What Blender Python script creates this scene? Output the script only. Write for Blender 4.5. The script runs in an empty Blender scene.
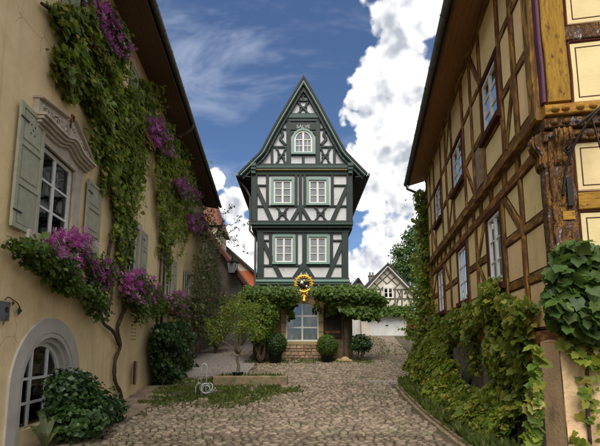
import bpy, math, random
import numpy as np
from mathutils import Vector, Matrix
random.seed(7)
RNG = np.random.default_rng(7)
scn = bpy.context.scene
col = scn.collection
rad = math.radians

# ------------------------------------------------------------------ camera
F_PX, PITCH, PRIN_Y, EYE = 400.0, rad(7), 297.0, 1.56      # measured in the 600 x 446 photograph
cd = bpy.data.cameras.new('camera'); cam = bpy.data.objects.new('camera', cd); col.objects.link(cam)
cam.location = (0, 0, EYE); cam.rotation_euler = (rad(90) + PITCH, 0, 0)
cd.sensor_width = 36; cd.lens = 36 * F_PX / 600; cd.shift_y = (PRIN_Y - 223) / 600
cd.clip_start = 0.05; cd.clip_end = 3000
scn.camera = cam

# ------------------------------------------------------------------ light
SUN = Vector((-0.08, -1.0, 1.28)).normalized()             # towards the sun
sd = bpy.data.lights.new('sun', 'SUN'); sd.energy = 1.25; sd.angle = rad(44); sd.color = (1, .93, .82)
so = bpy.data.objects.new('sun', sd); col.objects.link(so)
so.rotation_euler = SUN.to_track_quat('Z', 'Y').to_euler(); so.location = (0, -20, 40)
scn.view_settings.view_transform = 'Standard'; scn.view_settings.look = 'None'
scn.view_settings.exposure = 1.8; scn.view_settings.gamma = 1.0; scn.view_settings.use_curve_mapping = False
scn.cycles.max_bounces = 6; scn.cycles.transparent_max_bounces = 8; scn.cycles.diffuse_bounces = 4; scn.cycles.glossy_bounces = 2; scn.cycles.transmission_bounces = 2
scn.cycles.sample_clamp_indirect = 6

def ray(x, y):
    a = (x - 300) / F_PX; b = (PRIN_Y - y) / F_PX
    c, s = math.cos(PITCH), math.sin(PITCH)
    d = np.array([a, c - s * b, s + c * b]); return d / d[1]
E0 = np.array([0, 0, EYE])

# ------------------------------------------------------------------ node helper
class NT:
    def __init__(s, tree):
        s.t = tree; s.n = tree.nodes; s.l = tree.links
    def new(s, typ, **k):
        nd = s.n.new(typ)
        for a, v in k.items(): setattr(nd, a, v)
        return nd
    def put(s, sock, v):
        if v is None: return
        if isinstance(v, bpy.types.NodeSocket): s.l.new(v, sock)
        else:
            if hasattr(sock.default_value, '__len__') and len(sock.default_value) == 4 and len(v) == 3: v = (*v, 1)
            sock.default_value = v
    def math(s, op, a, b=None, c=None, clamp=False):
        nd = s.new('ShaderNodeMath', operation=op, use_clamp=clamp)
        for i, v in enumerate((a, b, c)): s.put(nd.inputs[i], v)
        return nd.outputs[0]
    def vmath(s, op, a, b=None, out=0):
        nd = s.new('ShaderNodeVectorMath', operation=op)
        s.put(nd.inputs[0], a); s.put(nd.inputs[1], b)
        return nd.outputs[out]
    def mix(s, f, a, b, mode='MIX'):
        nd = s.new('ShaderNodeMix', data_type='RGBA', blend_type=mode)
        s.put(nd.inputs[0], f); s.put(nd.inputs[6], a); s.put(nd.inputs[7], b)
        return nd.outputs[2]
    def smooth(s, v, lo, hi, a=0.0, b=1.0):
        nd = s.new('ShaderNodeMapRange', interpolation_type='SMOOTHSTEP')
        for i, q in enumerate((v, lo, hi, a, b)): s.put(nd.inputs[i], q)
        return nd.outputs[0]
    def noise(s, vec, scale, detail=4, rough=.55, dist=0.0):
        nd = s.new('ShaderNodeTexNoise')
        s.put(nd.inputs['Vector'], vec); nd.inputs['Scale'].default_value = scale
        nd.inputs['Detail'].default_value = detail; nd.inputs['Roughness'].default_value = rough
        nd.inputs['Distortion'].default_value = dist
        return nd.outputs[0]

# ------------------------------------------------------------------ sky with cumulus
wd = bpy.data.worlds.new('World'); scn.world = wd; wd.use_nodes = True
w = NT(wd.node_tree); w.n.clear()
sky = w.new('ShaderNodeTexSky', sky_type='NISHITA'); sky.sun_disc = False
sky.sun_elevation = math.asin(SUN.z); sky.sun_rotation = math.atan2(SUN.x, SUN.y)
sky.air_density = 1.0; sky.dust_density = .6; sky.ozone_density = 4.0; sky.altitude = 300
dirv = w.new('ShaderNodeTexCoord').outputs['Generated']
blobs = [(405, 15, 58, 1.0), (445, 0, 45, .8), (398, 60, 50, 1.0), (420, 100, 62, 1.05), (375, 98, 44, 1.05), (352, 112, 26, .85), (390, 145, 58, 1.15),
         (370, 178, 48, 1.15), (410, 190, 52, 1.0), (345, 190, 30, .9), (385, 222, 40, .8), (372, 268, 36, 1.15), (345, 275, 34, 1.0), (400, 255, 34, .9),
         (212, 180, 19, .95), (234, 206, 28, 1.0), (245, 245, 36, 1.1), (232, 262, 30, 1.0), (330, 150, 20, .45),
         (500, 120, 90, 1.0), (560, 30, 90, .9), (470, 230, 60, .9), (100, 240, 90, .9), (20, 120, 80, .8)]
tot = None
for bx, by, br, bs in blobs:
    c = Vector(ray(bx, by)); c.normalize()
    r = br / F_PX * (c.y ** 1.0)
    dd = w.vmath('DISTANCE', dirv, tuple(c), out=1)
    m = w.smooth(dd, r * 1.2, r * .2, 0.0, bs * 1.2)
    tot = m if tot is None else w.math('MAXIMUM', tot, m)
n_big = w.noise(dirv, 2.6, 3, .5)
n_mid = w.noise(dirv, 9.0, 4, .58)
n_fine = w.noise(dirv, 60.0, 2, .6)
off = w.vmath('ADD', dirv, (-.035, -.02, .055))
n_lit = w.noise(off, 9.0, 3, .58)
# out of view, cumulus of the same make thickened to add light on shaded walls
far = w.smooth(n_big, .34, .52, 0, 1.1)
sep = w.new('ShaderNodeSeparateXYZ'); w.put(sep.inputs[0], dirv)
front = w.smooth(w.math('ABSOLUTE', w.math('DIVIDE', sep.outputs[0], w.math('MAXIMUM', sep.outputs[1], .02))), .45, .9)
far = w.math('MULTIPLY', far, front)
cover = w.math('MAXIMUM', tot, far)
def billow(v):                                              # rounded lobes with creases between them
    a = w.math('ABSOLUTE', w.math('SUBTRACT', w.noise(v, 13.0, 1, .5), .5)); b = w.math('ABSOLUTE', w.math('SUBTRACT', w.noise(v, 31.0, 1, .5), .5))
    return w.math('SUBTRACT', w.math('ADD', w.math('MULTIPLY', a, 2.2), w.math('MULTIPLY', b, 1.1)), .36)
b0_, b1_ = billow(dirv), billow(off)
dens = w.math('ADD', cover, w.math('MULTIPLY', w.math('SUBTRACT', n_mid, .5), 1.35))
dens = w.math('ADD', dens, w.math('MULTIPLY', b0_, .9))
dens = w.math('ADD', dens, w.math('MULTIPLY', w.math('SUBTRACT', n_fine, .5), .35))
alpha = w.smooth(dens, .43, .70)
lit = w.math('SUBTRACT', n_mid, n_lit)
lit = w.math('ADD', w.math('MULTIPLY', lit, 2.2), w.math('MULTIPLY', w.math('SUBTRACT', n_fine, .5), .5))
lit = w.math('ADD', w.math('ADD', lit, w.math('MULTIPLY', w.math('SUBTRACT', b0_, b1_), 1.3)), .60)
core = w.smooth(dens, .6, 1.6, 0.12, -.2)
lit = w.math('ADD', lit, core, clamp=True)
ccol = w.mix(lit, (1.5, 1.6, 1.8, 1), (4.2, 4.15, 4.05, 1))
# thin cirrus veils
mp = w.new('ShaderNodeMapping'); w.put(mp.inputs[0], dirv); mp.inputs['Rotation'].default_value = (.3, .5, .9); mp.inputs['Scale'].default_value = (1.1, 4.0, 2.2)
cir = w.noise(mp.outputs[0], 3.2, 4, .64, .4)
cir = w.smooth(cir, .47, .80, 0, .32)
skycol = w.mix(cir, w.mix(1.0, sky.outputs[0], (.315, .34, .37, 1), 'MULTIPLY'), (2.5, 2.7, 3.15, 1))
fin = w.mix(alpha, skycol, ccol)
bg = w.new('ShaderNodeBackground'); w.put(bg.inputs[0], fin); bg.inputs[1].default_value = .1
wd.cycles.sampling_method = 'MANUAL'; wd.cycles.sample_map_resolution = 256
wo = w.new('ShaderNodeOutputWorld'); w.l.new(bg.outputs[0], wo.inputs[0])

# ------------------------------------------------------------------ materials
M = {}
def mat(name, c1, c2=None, scale=6, rough=.85, bump=.25, bscale=40, c3=None, s3=1.2, t3=(.5, .7), rnd=.0, metal=0.0, spec=.3, wood=False, streak=0.0, attr=False, bdist=.01, crack=0.0):
    m = bpy.data.materials.new(name); m.use_nodes = True; n = NT(m.node_tree)
    b = n.n['Principled BSDF']
    tc = n.new('ShaderNodeTexCoord')
    oi = n.new('ShaderNodeObjectInfo')
    vec = n.vmath('ADD', tc.outputs['Object'], n.vmath('SCALE', (7.3, 3.1, 5.7), None))
    nd = vec.node; sc = nd.inputs[1].links[0].from_node; n.put(sc.inputs['Scale'], oi.outputs['Random'])
    if wood:
        mp = n.new('ShaderNodeMapping'); n.put(mp.inputs[0], tc.outputs['UV']); mp.inputs['Scale'].default_value = (1.3, 14, 1)
        ad = n.vmath('ADD', mp.outputs[0], n.vmath('SCALE', (17.3, 33.1, 5.7), None)); n.put(ad.node.inputs[1].links[0].from_node.inputs['Scale'], oi.outputs['Random'])
        base = n.noise(ad, scale, 6, .65, .6)
    else:
        base = n.noise(vec, scale, 6, .62, .2)
    c2 = c2 or tuple(x * .7 for x in c1)
    colr = n.mix(n.smooth(base, .3, .7), c1, c2)
    if c3:
        if wood:
            mq = n.new('ShaderNodeMapping'); n.put(mq.inputs[0], ad); mq.inputs['Scale'].default_value = (.55, .16, 1); big = n.noise(mq.outputs[0], s3, 6, .66, .5)
        else: big = n.noise(vec, s3, 5, .62, .4)
        colr = n.mix(n.smooth(big, t3[0], t3[1]), colr, c3)
    if streak:
        mp = n.new('ShaderNodeMapping'); n.put(mp.inputs[0], tc.outputs['Object']); mp.inputs['Scale'].default_value = (3.5, 3.5, .22)
        st = n.noise(mp.outputs[0], 1.4, 5, .6)
        colr = n.mix(n.smooth(st, .5, .78, 0, streak), colr, tuple(x * .35 for x in c1))
    if crack:                                                            # hairline cracks and old repairs in render
        wv = n.vmath('ADD', vec, n.vmath('SCALE', n.new('ShaderNodeTexNoise').outputs[1], None)); q = wv.node.inputs[1].links[0].from_node; q.inputs['Scale'].default_value = .35; q.inputs[0].links[0].from_node.inputs['Scale'].default_value = 3
        n.put(q.inputs[0].links[0].from_node.inputs['Vector'], vec)
        vo = n.new('ShaderNodeTexVoronoi', feature='DISTANCE_TO_EDGE'); n.put(vo.inputs['Vector'], wv); vo.inputs['Scale'].default_value = crack
        msk = n.math('MULTIPLY', n.smooth(vo.outputs['Distance'], .012, .002), n.smooth(n.noise(vec, crack * .6, 2), .52, .62, 0, .75)); colr = n.mix(msk, colr, tuple(x * .3 for x in c1))
        pt = n.noise(vec, crack * .45, 3, .5, 1.0); colr = n.mix(n.smooth(pt, .60, .612, 0, .22), colr, tuple(x * .72 for x in c1))
    if rnd:
        src = oi.outputs['Random']
        if attr:
            at = n.new('ShaderNodeAttribute', attribute_name='rnd'); src = at.outputs['Fac']
        v = n.math('ADD', n.math('MULTIPLY', src, 2 * rnd), 1 - rnd)
        hs = n.new('ShaderNodeHueSaturation'); n.put(hs.inputs['Value'], v); n.put(hs.inputs['Color'], colr)
        n.put(hs.inputs['Hue'], n.math('ADD', n.math('MULTIPLY', n.math('FRACT', n.math('MULTIPLY', src, 7.7)), .03), .485))
        colr = hs.outputs[0]
    n.put(b.inputs['Base Color'], colr)
    b.inputs['Roughness'].default_value = rough; b.inputs['Metallic'].default_value = metal
    b.inputs['Specular IOR Level'].default_value = spec
    if bump:
        bp = n.new('ShaderNodeBump'); bp.inputs['Strength'].default_value = bump; bp.inputs['Distance'].default_value = bdist
        h = n.noise(ad if wood else vec, bscale, 5, .6)
        if not wood: h = n.math('ADD', h, n.math('MULTIPLY', base, 1.5))
        n.put(bp.inputs['Height'], h); n.put(b.inputs['Normal'], bp.outputs[0])
    M[name] = m; return m

def leafmat(name, cols, trans=.35, rough=.45):
    m = bpy.data.materials.new(name); m.use_nodes = True; n = NT(m.node_tree)
    b = n.n['Principled BSDF']; out = n.n['Material Output']
    at = n.new('ShaderNodeAttribute', attribute_name='rnd')
    oi = n.new('ShaderNodeObjectInfo')
    src = n.math('FRACT', n.math('ADD', at.outputs['Fac'], oi.outputs['Random']))
    cr = n.new('ShaderNodeValToRGB'); n.put(cr.inputs[0], src)
    e = cr.color_ramp.elements
    while len(e) < len(cols): e.new(.5)
    for i, c in enumerate(cols):
        e[i].position = i / (len(cols) - 1) ; e[i].color = (*c, 1)
    tc = n.new('ShaderNodeTexCoord')
    big = n.noise(tc.outputs['Object'], 1.6, 3)
    hs = n.new('ShaderNodeHueSaturation'); n.put(hs.inputs['Color'], cr.outputs[0]); n.put(hs.inputs['Value'], n.smooth(big, .3, .7, .75, 1.25))
    n.put(b.inputs['Base Color'], hs.outputs[0]); b.inputs['Roughness'].default_value = rough; b.inputs['Specular IOR Level'].default_value = .35
    tr = n.new('ShaderNodeBsdfTranslucent')
    hs2 = n.new('ShaderNodeHueSaturation'); n.put(hs2.inputs['Color'], hs.outputs[0]); hs2.inputs['Value'].default_value = 1.5; hs2.inputs['Hue'].default_value = .485
    n.put(tr.inputs[0], hs2.outputs[0])
    mx = n.new('ShaderNodeMixShader'); mx.inputs[0].default_value = trans
    n.l.new(b.outputs[0], mx.inputs[1]); n.l.new(tr.outputs[0], mx.inputs[2]); n.l.new(mx.outputs[0], out.inputs[0])
    M[name] = m; return m

def glassmat(name, tint=(.75, .8, .82), ior=1.7):
    m = bpy.data.materials.new(name); m.use_nodes = True; n = NT(m.node_tree); n.n.remove(n.n['Principled BSDF'])
    out = n.n['Material Output']
    t = n.new('ShaderNodeBsdfTransparent'); t.inputs[0].default_value = (*tint, 1)
    g = n.new('ShaderNodeBsdfGlossy'); g.inputs['Roughness'].default_value = .03
    tc = n.new('ShaderNodeTexCoord'); bp = n.new('ShaderNodeBump'); bp.inputs['Strength'].default_value = .06; bp.inputs['Distance'].default_value = .02
    n.put(bp.inputs['Height'], n.noise(tc.outputs['Object'], 3.5, 2)); n.put(g.inputs['Normal'], bp.outputs[0])
    fr = n.new('ShaderNodeFresnel'); fr.inputs[0].default_value = ior
    mx = n.new('ShaderNodeMixShader'); n.put(mx.inputs[0], fr.outputs[0]); n.l.new(t.outputs[0], mx.inputs[1]); n.l.new(g.outputs[0], mx.inputs[2])
    n.l.new(mx.outputs[0], out.inputs[0]); M[name] = m; return m

mat('ochre_plaster', (.80, .63, .37), (.71, .545, .305), 2.2, .92, .6, 14, (.58, .45, .27), .7, (.55, .75), streak=.34, crack=1.1)
mat('pale_stone', (.50, .44, .36), (.40, .35, .28), 5, .9, .4, 35, (.27, .23, .18), 2.5, (.58, .75), streak=.3)
mat('grey_surround', (.50, .47, .43), (.43, .40, .36), 3, .9, .25, 40, streak=.25)
mat('shutter_paint', (.37, .375, .275), (.30, .305, .225), 7, .6, .25, 40, (.38, .39, .31), 6, (.6, .75), rnd=.08, wood=False)
mat('white_paint', (.72, .72, .68), (.6, .6, .56), 12, .5, .1, 60)
mat('shade_black', (.012, .011, .010), rough=1, bump=0)  # near-black put in for the shade of unlit rooms and openings
mat('curtain', (.86, .86, .87), (.72, .72, .76), 9, .9, .2, 30)
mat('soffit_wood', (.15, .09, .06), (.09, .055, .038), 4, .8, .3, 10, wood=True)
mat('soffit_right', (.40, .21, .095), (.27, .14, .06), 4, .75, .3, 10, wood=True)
mat('zinc', (.17, .165, .16), (.10, .10, .10), 9, .5, .1, 30, metal=.4)
mat('copper_dark', (.07, .045, .035), (.04, .03, .025), 9, .5, .1, 30, metal=.4)
mat('roof_tile', (.20, .075, .04), (.10, .05, .035), 9, .85, .4, 30, (.08, .07, .05), 2, (.5, .7), rnd=.2)
mat('roof_dark', (.05, .045, .042), (.03, .028, .028), 9, .8, .4, 30)
mat('bark', (.10, .07, .045), (.05, .035, .025), 14, .9, .8, 30)
mat('bark_pale', (.17, .145, .10), (.09, .075, .05), 14, .9, .8, 30)
# right house
mat('old_timber', (.20, .10, .042), (.09, .044, .02), 2.8, .93, 1.0, 8, (.38, .205, .055), 3.2, (.45, .62), rnd=.25, wood=True, spec=.12)
mat('ochre_timber', (.42, .24, .045), (.28, .145, .03), 2.6, .92, 1.0, 9, (.12, .065, .025), 9.0, (.52, .68), rnd=.12, wood=True, spec=.1)
mat('worn_timber', (.30, .155, .04), (.05, .028, .018), 2.4, .85, 1.0, 9, (.46, .38, .27), 11, (.55, .60), wood=True)
mat('red_trim', (.105, .037, .022), (.06, .022, .014), 3, .9, .6, 10, rnd=.15, wood=True, spec=.1)
mat('cream_plaster', (.83, .65, .335), (.76, .58, .285), 2.0, .92, .35, 30, (.56, .40, .18), 1.1, (.58, .78), rnd=.10, streak=.3, crack=2.6)
mat('cream_pale', (.70, .57, .31), (.63, .50, .26), 3.0, .92, .35, 45, (.56, .42, .2), 2.0, (.58, .78), rnd=.05)
mat('bare_rubble', (.33, .25, .15), (.16, .115, .07), 12, .95, .9, 18, (.42, .34, .22), 20, (.5, .6))
mat('outline_paint', (.075, .03, .016), (.05, .02, .012), 9, .8, .1, 40)
mat('purple_paint', (.115, .035, .075), (.08, .025, .05), 9, .7, .2, 40)
mat('pink_plaster', (.72, .51, .30), (.63, .43, .25), 3, .95, .8, 22, (.36, .25, .14), 1.6, (.56, .76), streak=.2, bdist=.02)
mat('grey_plinth', (.25, .225, .19), (.15, .135, .115), 2.6, .95, .8, 18, (.10, .10, .07), 1.5, (.5, .7), streak=.3, bdist=.02)
mat('iron', (.018, .018, .02), (.03, .022, .018), 14, .5, .3, 40, metal=.5)
def peeling(name):
    m = bpy.data.materials.new(name); m.use_nodes = True; n = NT(m.node_tree); b = n.n['Principled BSDF']
    tc = n.new('ShaderNodeTexCoord'); mp = n.new('ShaderNodeMapping'); n.put(mp.inputs[0], tc.outputs['Object']); mp.inputs['Scale'].default_value = (1, 1, .42)
    a = n.noise(mp.outputs[0], 5, 6, .7, .6); f = n.noise(mp.outputs[0], 34, 6, .75, .8); g = n.noise(mp.outputs[0], 11, 5, .7, .5)
    c = n.mix(n.smooth(a, .4, .6), (.30, .15, .035), (.085, .045, .028)); c = n.mix(n.smooth(g, .52, .60), c, (.13, .085, .085))
    c = n.mix(n.smooth(f, .51, .57), c, (.035, .02, .014)); c = n.mix(n.smooth(n.math('MULTIPLY', f, g), .33, .36), c, (.55, .49, .42)); c = n.mix(n.smooth(n.math('MULTIPLY', f, a), .335, .36), c, (.50, .28, .05))
    n.put(b.inputs['Base Color'], c); b.inputs['Roughness'].default_value = .9; b.inputs['Specular IOR Level'].default_value = .15
    bp = n.new('ShaderNodeBump'); bp.inputs['Strength'].default_value = 1; bp.inputs['Distance'].default_value = .03; n.put(bp.inputs['Height'], n.math('ADD', f, n.math('MULTIPLY', a, .6))); n.put(b.inputs['Normal'], bp.outputs[0]); M[name] = m
peeling('peeling_timber')
# middle house
mat('dark_green_timber', (.034, .050, .045), (.020, .031, .028), 2.5, .6, .5, 9, rnd=.15, wood=True)
mat('moss_green_trim', (.05, .092, .075), (.036, .068, .056), 4, .55, .2, 10, wood=True)
mat('teal_trim', (.20, .315, .275), (.16, .265, .23), 4, .5, .15, 10, wood=True)
mat('yellow_dentil', (.55, .42, .12), (.45, .33, .09), 9, .6, .1, 30)
mat('white_plaster', (.60, .61, .625), (.53, .54, .555), 1.6, .92, .3, 30, (.50, .505, .51), 1.2, (.56, .85), crack=1.6, streak=.2)
mat('brown_plaster', (.20, .135, .075), (.12, .085, .05), 2, .95, .7, 20, (.30, .22, .13), 2.2, (.55, .7))
mat('sandstone', (.42, .31, .165), (.33, .235, .12), 4, .9, .6, 30, (.23, .17, .10), 3, (.56, .72), rnd=.15)
mat('rubble_stone', (.33, .215, .135), (.24, .16, .105), 5, .95, .7, 25, (.40, .30, .2), 4, (.55, .7), rnd=.3)
mat('mortar', (.16, .12, .085), (.11, .085, .06), 9, .95, .6, 30)
mat('dark_door', (.035, .020, .014), (.02, .012, .009), 3, .6, .5, 10, wood=True)
mat('gold', (.75, .45, .09), (.6, .33, .05), 9, .45, .3, 60, metal=.8)
mat('lettering', (.55, .57, .55), bump=0, rough=.6)
# others
mat('garage_white', (.60, .60, .58), (.53, .53, .52), 1.5, .75, .1, 30, streak=.2)
mat('garage_plaster', (.60, .55, .46), (.53, .48, .40), 2, .92, .3, 30)
mat('grey_timber', (.12, .115, .10), (.075, .07, .06), 3, .8, .5, 9, rnd=.15, wood=True)
mat('orange_render', (.52, .15, .06), (.45, .125, .05), 1.5, .9, .2, 30)
mat('cream_render', (.60, .52, .40), (.52, .45, .34), 1.5, .9, .2, 30)
mat('grey_render', (.22, .195, .16), (.14, .125, .105), 2.5, .95, .6, 20)
mat('soil', (.11, .08, .052), (.065, .05, .033), 7, 1, .8, 30, (.055, .065, .022), 1.1, (.50, .66), bdist=.02)
mat('cobble', (.26, .205, .15), (.17, .134, .098), 9, .8, .7, 60, (.15, .14, .085), 1.3, (.5, .72), rnd=.42, spec=.2)
mat('cobble_mass', (.26, .205, .15), (.17, .134, .098), 9, .8, .7, 60, (.15, .14, .085), 1.3, (.5, .72), rnd=.42, spec=.2, attr=True)
mat('flagstone', (.27, .205, .15), (.19, .145, .105), 4, .85, .5, 40, (.13, .11, .07), 2, (.55, .7), rnd=.2)
mat('trough_stone', (.26, .195, .12), (.18, .135, .08), 6, .95, .8, 25, (.10, .115, .045), 2.5, (.5, .66), bdist=.02)
mat('path_grey', (.36, .325, .29), (.25, .225, .20), 9, .95, .9, 14, (.14, .12, .10), 16, (.5, .6), bdist=.03)
mat('pot_dark', (.018, .024, .02), (.012, .016, .014), 8, .45, .1, 30)
mat('steel', (.48, .50, .49), (.36, .38, .37), 12, .45, .15, 50, metal=.25)
mat('rust_wood', (.19, .068, .032), (.11, .042, .022), 3, .85, .6, 9, wood=True)
mat('sign_grey', (.13, .14, .15), (.10, .11, .12), 5, .5, .1, 40)
mat('black_paint', (.01, .01, .01), bump=0, rough=.6)
mat('lamp_glass', (.35, .36, .36), (.25, .26, .27), 8, .2, .0, 40)
glassmat('glass', (.93, .95, .96), 1.5); glassmat('shop_glass', (.8, .84, .85), 1.85)
leafmat('vine_leaf', [(.07, .125, .02), (.115, .19, .027), (.18, .26, .033), (.25, .30, .048), (.10, .165, .024), (.34, .29, .065)], .45)
leafmat('ivy_leaf', [(.075, .14, .02), (.12, .195, .024), (.19, .25, .03), (.26, .29, .04), (.085, .155, .022), (.30, .31, .055), (.36, .29, .06)], .45)
leafmat('ivy_dark', [(.028, .062, .012), (.05, .10, .016), (.08, .14, .022), (.036, .075, .014), (.11, .16, .03)], .32, .5)
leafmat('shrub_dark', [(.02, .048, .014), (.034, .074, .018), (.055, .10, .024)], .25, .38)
leafmat('olive_leaf', [(.12, .145, .06), (.17, .19, .08), (.09, .115, .045), (.22, .22, .09)], .4)
leafmat('wisteria_leaf', [(.045, .095, .015), (.075, .14, .02), (.12, .19, .025), (.04, .08, .015)], .38)
leafmat('bright_leaf', [(.08, .145, .018), (.13, .20, .022), (.06, .11, .014)], .4)
leafmat('tree_leaf', [(.028, .068, .012), (.045, .095, .016), (.07, .13, .02), (.02, .05, .01)], .3)
leafmat('purple_petal', [(.24, .025, .17), (.38, .06, .28), (.50, .16, .40), (.16, .012, .11), (.60, .36, .52)], .45, .6)
leafmat('red_petal', [(.40, .03, .03), (.50, .08, .09), (.30, .02, .03)], .3, .6)
leafmat('grass_blade', [(.05, .085, .015), (.085, .12, .02), (.12, .135, .03), (.045, .07, .014)], .3, .6)

# ------------------------------------------------------------------ frames of reference
class Frame:
    def __init__(s, o, u, n):
        s.o = np.array(o, float); s.u = np.array(u, float); s.n = np.array(n, float); s.v = np.array([0, 0, 1.0])
    def __call__(s, u, v, n=0.0):
        return s.o + s.u * u + s.v * v + s.n * n
KL = ray(266, PRIN_Y + F_PX * math.tan(PITCH))[0]; KR = ray(369, PRIN_Y + F_PX * math.tan(PITCH))[0]
AL, BR = 3.8, 2.6
nl = math.hypot(1, KL); nr = math.hypot(1, KR)
LF = Frame((-AL, 0, 0), (KL, 1, 0), (1 / nl, -KL / nl, 0))          # left wall: u is depth from the camera
RF = Frame((BR, 0, 0), (KR, 1, 0), (-1 / nr, KR / nr, 0))           # right wall
CY = 5.40
GF = Frame((BR + KR * CY, CY, 0), (1 / nr, -KR / nr, 0), (-KR / nr, -1 / nr, 0))   # end wall of the right house
HY = 20.0
HF = Frame((0, HY, 0), (1, 0, 0), (0, -1, 0))                        # front of the middle house
def on_left(x, y, off=0.0):
    d = ray(x, y); return E0 + d * (-(AL - off) / (d[0] - KL))
def on_right(x, y, off=0.0):
    d = ray(x, y); return E0 + d * ((BR - off) / (d[0] - KR))
def on_gable(x, y, off=0.0):
    d = ray(x, y); q = GF.o + GF.n * off - E0; return E0 + d * (q.dot(GF.n) / d.dot(GF.n))
def at(x, y, Y): return E0 + ray(x, y) * Y
def hp(x, y):                                                        # pixel of the middle house front -> (u, v)
    p = at(x, y, HY); return (p[0], p[2])

def gz(Y):                                                           # height of the ground at a depth
    Y = np.asarray(Y, float)
    q = .095 * np.log1p(np.exp(np.clip((Y - 9.8) / .9, -30, 30))) * .9
    return np.minimum(q, 2.9 + 0 * q)

# ------------------------------------------------------------------ mesh helpers
class MB:
    def __init__(s): s.v = []; s.f = []; s.uv = []
    def add(s, vs, fs, uvs=None):
        b = len(s.v); s.v += [tuple(map(float, q)) for q in vs]
        for i, f in enumerate(fs):
            s.f.append(tuple(b + k for k in f)); s.uv.append(uvs[i] if uvs else None)
        return s
    def box8(s, c):
        return s.add(c, [(0, 3, 2, 1), (4, 5, 6, 7), (0, 1, 5, 4), (1, 2, 6, 5), (2, 3, 7, 6), (3, 0, 4, 7)])
    def fbox(s, F, u0, u1, v0, v1, n0, n1):
        return s.box8([F(u0, v0, n0), F(u1, v0, n0), F(u1, v1, n0), F(u0, v1, n0), F(u0, v0, n1), F(u1, v0, n1), F(u1, v1, n1), F(u0, v1, n1)])
    def box(s, x0, x1, y0, y1, z0, z1):
        return s.box8([(x0, y0, z0), (x1, y0, z0), (x1, y1, z0), (x0, y1, z0), (x0, y0, z1), (x1, y0, z1), (x1, y1, z1), (x0, y1, z1)])
    def poly(s, F, pts, n0, n1):
        k = len(pts); vs = [F(u, v, n0) for u, v in pts] + [F(u, v, n1) for u, v in pts]
        fs = [tuple(range(k - 1, -1, -1)), tuple(range(k, 2 * k))] + [(i, (i + 1) % k, k + (i + 1) % k, k + i) for i in range(k)]
        return s.add(vs, fs)
    def strip(s, F, inner, outer, n0, n1, closed=False):
        k = len(inner); vs = [F(*p, n0) for p in inner] + [F(*p, n0) for p in outer] + [F(*p, n1) for p in inner] + [F(*p, n1) for p in outer]
        fs = []
        for i in range(k if closed else k - 1):
            j = (i + 1) % k
            fs += [(2 * k + i, 2 * k + j, 3 * k + j, 3 * k + i), (i, k + i, k + j, j), (i, j, 2 * k + j, 2 * k + i), (k + i, 3 * k + i, 3 * k + j, k + j)]
        if not closed: fs += [(0, 2 * k, 3 * k, k), (k - 1, 2 * k - 1, 4 * k - 1, 3 * k - 1)]
        return s.add(vs, fs)
    def beam(s, F, a, b, wd, n0, n1, seg=1, jit=0.0, ch=.012):
        """timber between two wall points, chamfered, optionally uneven along its length; uv runs along the grain"""
        a = np.array(a, float); b = np.array(b, float); L = np.linalg.norm(b - a); d = (b - a) / L; q = np.array([-d[1], d[0]])
        h = wd / 2; ring = [(-h, n0), (-h, n1 - ch), (-h + ch, n1), (h - ch, n1), (h, n1 - ch), (h, n0)]
        cum = [0]; 
        for i in range(5): cum.append(cum[-1] + math.dist(ring[i], ring[i + 1]))
        vs = []
        for k in range(seg + 1):
            t = k / seg; e = 0 if k in (0, seg) else 1
            sh = random.uniform(-jit, jit) * e; wj = 1 + random.uniform(-jit, jit) * 3; nj = random.uniform(-jit, jit) * .3
            for (r, n) in ring:
                p = a + d * L * t + q * (r * wj + sh); vs.append(F(p[0], p[1], n + (nj if n > n0 else 0)))
        fs = []; uvs = []
        for k in range(seg):
            for i in range(5):
                A = k * 6 + i; fs.append((A, A + 6, A + 7, A + 1))
                u0, u1 = L * k / seg, L * (k + 1) / seg; uvs.append(((u0, cum[i]), (u1, cum[i]), (u1, cum[i + 1]), (u0, cum[i + 1])))
        e = seg * 6
        fs += [(0, 1, 2, 3, 4, 5), (e + 5, e + 4, e + 3, e + 2, e + 1, e)]; uvs += [[(0, 0)] * 6] * 2
        return s.add(vs, fs, uvs)
    def tube(s, pts, rads, k=7, cap=True):
        pts = [Vector(p) for p in pts]; n = len(pts)
        if not hasattr(rads, '__len__'): rads = [rads] * n
        vs = []; up = None
        for i, p in enumerate(pts):
            t = (pts[min(i + 1, n - 1)] - pts[max(i - 1, 0)]).normalized()
            if up is None: up = t.orthogonal().normalized()
            up = (up - t * up.dot(t)); up = up.normalized() if up.length > 1e-6 else t.orthogonal().normalized()
            r = t.cross(up)
            for j in range(k):
                a = 2 * math.pi * j / k; vs.append(p + (up * math.cos(a) + r * math.sin(a)) * rads[i])
        fs = [(i * k + j, i * k + (j + 1) % k, (i + 1) * k + (j + 1) % k, (i + 1) * k + j) for i in range(n - 1) for j in range(k)]
        if cap: fs += [tuple(range(k - 1, -1, -1)), tuple(range((n - 1) * k, n * k))]
        return s.add(vs, fs)
    def lathe(s, c, prof, k=16):
        c = np.array(c, float); vs = []
        for r, z in prof:
            for j in range(k):
                a = 2 * math.pi * j / k; vs.append(c + (r * math.cos(a), r * math.sin(a), z))
        n = len(prof)
        fs = [(i * k + j, i * k + (j + 1) % k, (i + 1) * k + (j + 1) % k, (i + 1) * k + j) for i in range(n - 1) for j in range(k)]
        fs += [tuple(range(k - 1, -1, -1)), tuple(range((n - 1) * k, n * k))]
        return s.add(vs, fs)
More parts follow.
